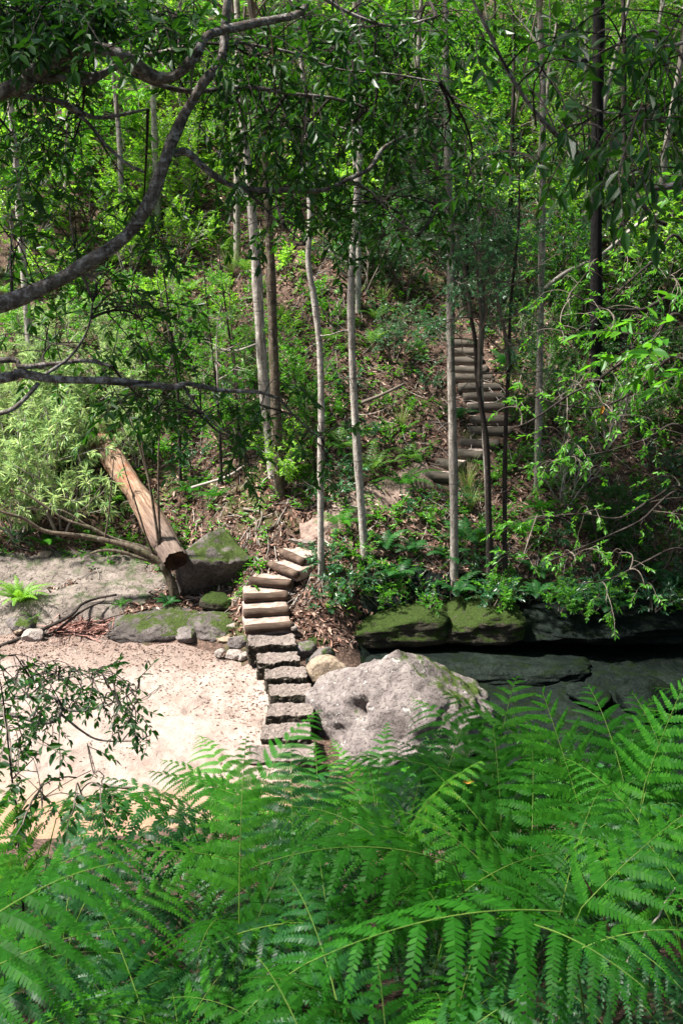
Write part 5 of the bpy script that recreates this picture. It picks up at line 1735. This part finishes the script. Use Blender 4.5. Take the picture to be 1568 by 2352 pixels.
# exposed roots left of the path
for k, path in enumerate([[(575, 1190), (590, 1205), (588, 1235), (600, 1262)], [(560, 1175), (600, 1180), (598, 1205), (592, 1222)], [(600, 1228), (625, 1215), (640, 1198)]]):
    pts = []
    for px, py in path:
        g = ground_hit(px, py)
        pts.append(g + np.array([0, -.02, .03]))
    pts = smooth_path(pts, 6)
    acc = Acc()
    acc.tube(pts - pts[0], np.linspace(.03, .014, len(pts)), 7)
    tag(link('root', acc.tubes_mesh('root', [M['twig']]), None, pts[0]), ['bent tree root exposed beside the flat topped boulder', 'long tree root curling over the path edge', 'short tree root above the tilted logs'][k], 'root')
for k, (lab, path, Y) in enumerate([('thin brown vine hanging from the arching limb in the gap', [(575, -5), (600, 35), (620, 68), (627, 130), (632, 222)], 6.2), ('short grey vine hanging below the dip of the arching limb', [(444, 150), (441, 185), (439, 224)], 5.95),
                                   ('thin vine hanging beside the thick curving limb', [(524, 165), (520, 230), (514, 296)], 6.1)]):
    pts = smooth_path([at(x, y, Y) for x, y in path], 6)
    acc = Acc()
    acc.tube(pts - pts[0] + .012 * np.stack([fbm(pts * 6 + q * 7, 2, q) for q in range(3)], 1), np.linspace(.006, .004, len(pts)), 5)
    tag(link('vine', acc.tubes_mesh('vine', [M['stalk_brown' if k == 0 else 'twig']]), None, pts[0]), lab, 'vine')
for lab, px, py, Y, L, d in [('orange dead leaf caught on a bracken frond below the big boulder', 1062, 1796, 4.1, .055, (1, -.2, .2)), ('orange leaf hanging in the twiggy tangle at right', 1385, 930, 12.8, .14, (-.3, -.3, -1))]:
    V, F = leaf_geo([(0, 0, 0)], [d], [(0.2, -.7, .6)], [L], [L * .4])
    tag(link('dead_leaf', mesh_from('dead_leaf', V, [F], [M['orange_leaf']], smooth=False), None, at(px, py, Y)), lab, 'leaf')
# an orange dead leaf caught in the bracken, pale stems
for lab, a0, a1, Y in [('bare pink stem leaning through the bracken at right', (1398, 2130), (1315, 1960), 3.4), ('grey bare stem standing in the bracken at bottom centre', (637, 2352), (640, 2160), 2.9), ('grey stick leaning in the bracken at far right', (1490, 2130), (1545, 2040), 3.2)]:
    p0, p1 = at(*a0, Y), at(*a1, Y + .1)
    p0 = p0 + (p0 - p1) * 1.4
    acc = Acc()
    t = np.linspace(0, 1, 8)[:, None]
    P = p0 + (p1 - p0) * t + r.normal(size=(8, 3)) * .006
    acc.tube(P - P[0], np.linspace(.007, .003, 8), 6)
    tag(link('stem', acc.tubes_mesh('stem', [M['stalk_brown' if 'pink' in lab else 'twig_pale']]), None, P[0]), lab, 'stem')

# ------------------------------------------------------------------ tall trees out of frame, added beside and behind the camera for shade
for k, (x, y, hgt, sc, lab) in enumerate([(.3, -5.5, 13, 3.0, 'tall added shade tree straight behind the viewer'), (-7.5, .5, 12, 2.6, 'tall added shade tree on the left bank beside the viewer'), (6.5, -1.0, 13, 2.8, 'tall added shade tree on the right bank beside the viewer'), (-4.5, -3.5, 11, 2.2, 'tall added shade tree behind the viewer on the left bank'), (3.8, -3.0, 11, 2.2, 'tall added shade tree behind the viewer on the right bank'), (7.2, 3.0, 11, 2.2, 'tall added shade tree on the right of the bracken bank'),
                                          (8.5, 12.0, 8, 2.3, 'tall added shade tree over the shaded creek'), (9.0, 8.0, 9, 1.9, 'tall added shade tree beside the black hollow')]):
    root = empty('tree', (x, y, H(x, y)))
    tag(root, lab, 'tree', 'added shade trees around the clearing')
    P = wander(r, (0, 0, -.2), (0, 0, 1), hgt, 14, .02, .03)
    acc = Acc()
    acc.tube(P, np.linspace(.22, .05, 15), 10)
    link('trunk', acc.tubes_mesh('trunk', [M['bark_grey']]), root)
    for f in (.5, .75, .95):
        o = link('crown', CROWN[['dark1', 'mid2', 'mid1'][int(r.integers(3))]], root, P[int(f * 14)])
        o.rotation_euler = (0, 0, r.uniform(0, 6.28))
        o.scale = (sc,) * 3

# ------------------------------------------------------------------ light, world, camera
SUN_EL, SUN_AZ = 60.0, -94.0   # azimuth measured from +Y towards +X
sd = Vector((math.sin(R(SUN_AZ)) * math.cos(R(SUN_EL)), math.cos(R(SUN_AZ)) * math.cos(R(SUN_EL)), math.sin(R(SUN_EL))))
sun = bpy.data.lights.new('sun', 'SUN')
sun.energy = 5.0
sun.angle = R(4)
sun.color = (1.0, .965, .90)
so = bpy.data.objects.new('sun', sun)
COL.objects.link(so)
so.rotation_euler = sd.to_track_quat('Z', 'Y').to_euler()

w = bpy.data.worlds.new('World')
scene.world = w
w.use_nodes = True
nt = w.node_tree
sky = nt.nodes.new('ShaderNodeTexSky')
sky.sky_type = 'NISHITA'
sky.sun_disc = False
sky.sun_elevation = R(SUN_EL)
sky.sun_rotation = R(SUN_AZ)
sky.dust_density = 2.0
bg = nt.nodes['Background']
nt.links.new(sky.outputs[0], bg.inputs[0])
bg.inputs[1].default_value = .055

cam = bpy.data.cameras.new('camera')
cam.sensor_fit = 'VERTICAL'
cam.sensor_height = 36
cam.lens = LENS
cam.clip_start, cam.clip_end = .05, 300
cam.dof.use_dof = True
cam.dof.focus_distance = 15
cam.dof.aperture_fstop = 9
co = bpy.data.objects.new('camera', cam)
COL.objects.link(co)
co.location = (0, 0, CAM_Z)
co.rotation_euler = (R(90 - PITCH), 0, 0)
scene.camera = co

scene.view_settings.view_transform = 'Standard'
scene.view_settings.look = 'None'
scene.view_settings.exposure = 1.75
scene.view_settings.gamma = 1.0
scene.cycles.max_bounces = 6
scene.cycles.diffuse_bounces = 1
scene.cycles.glossy_bounces = 2
scene.cycles.transmission_bounces = 3
scene.cycles.use_denoising = True
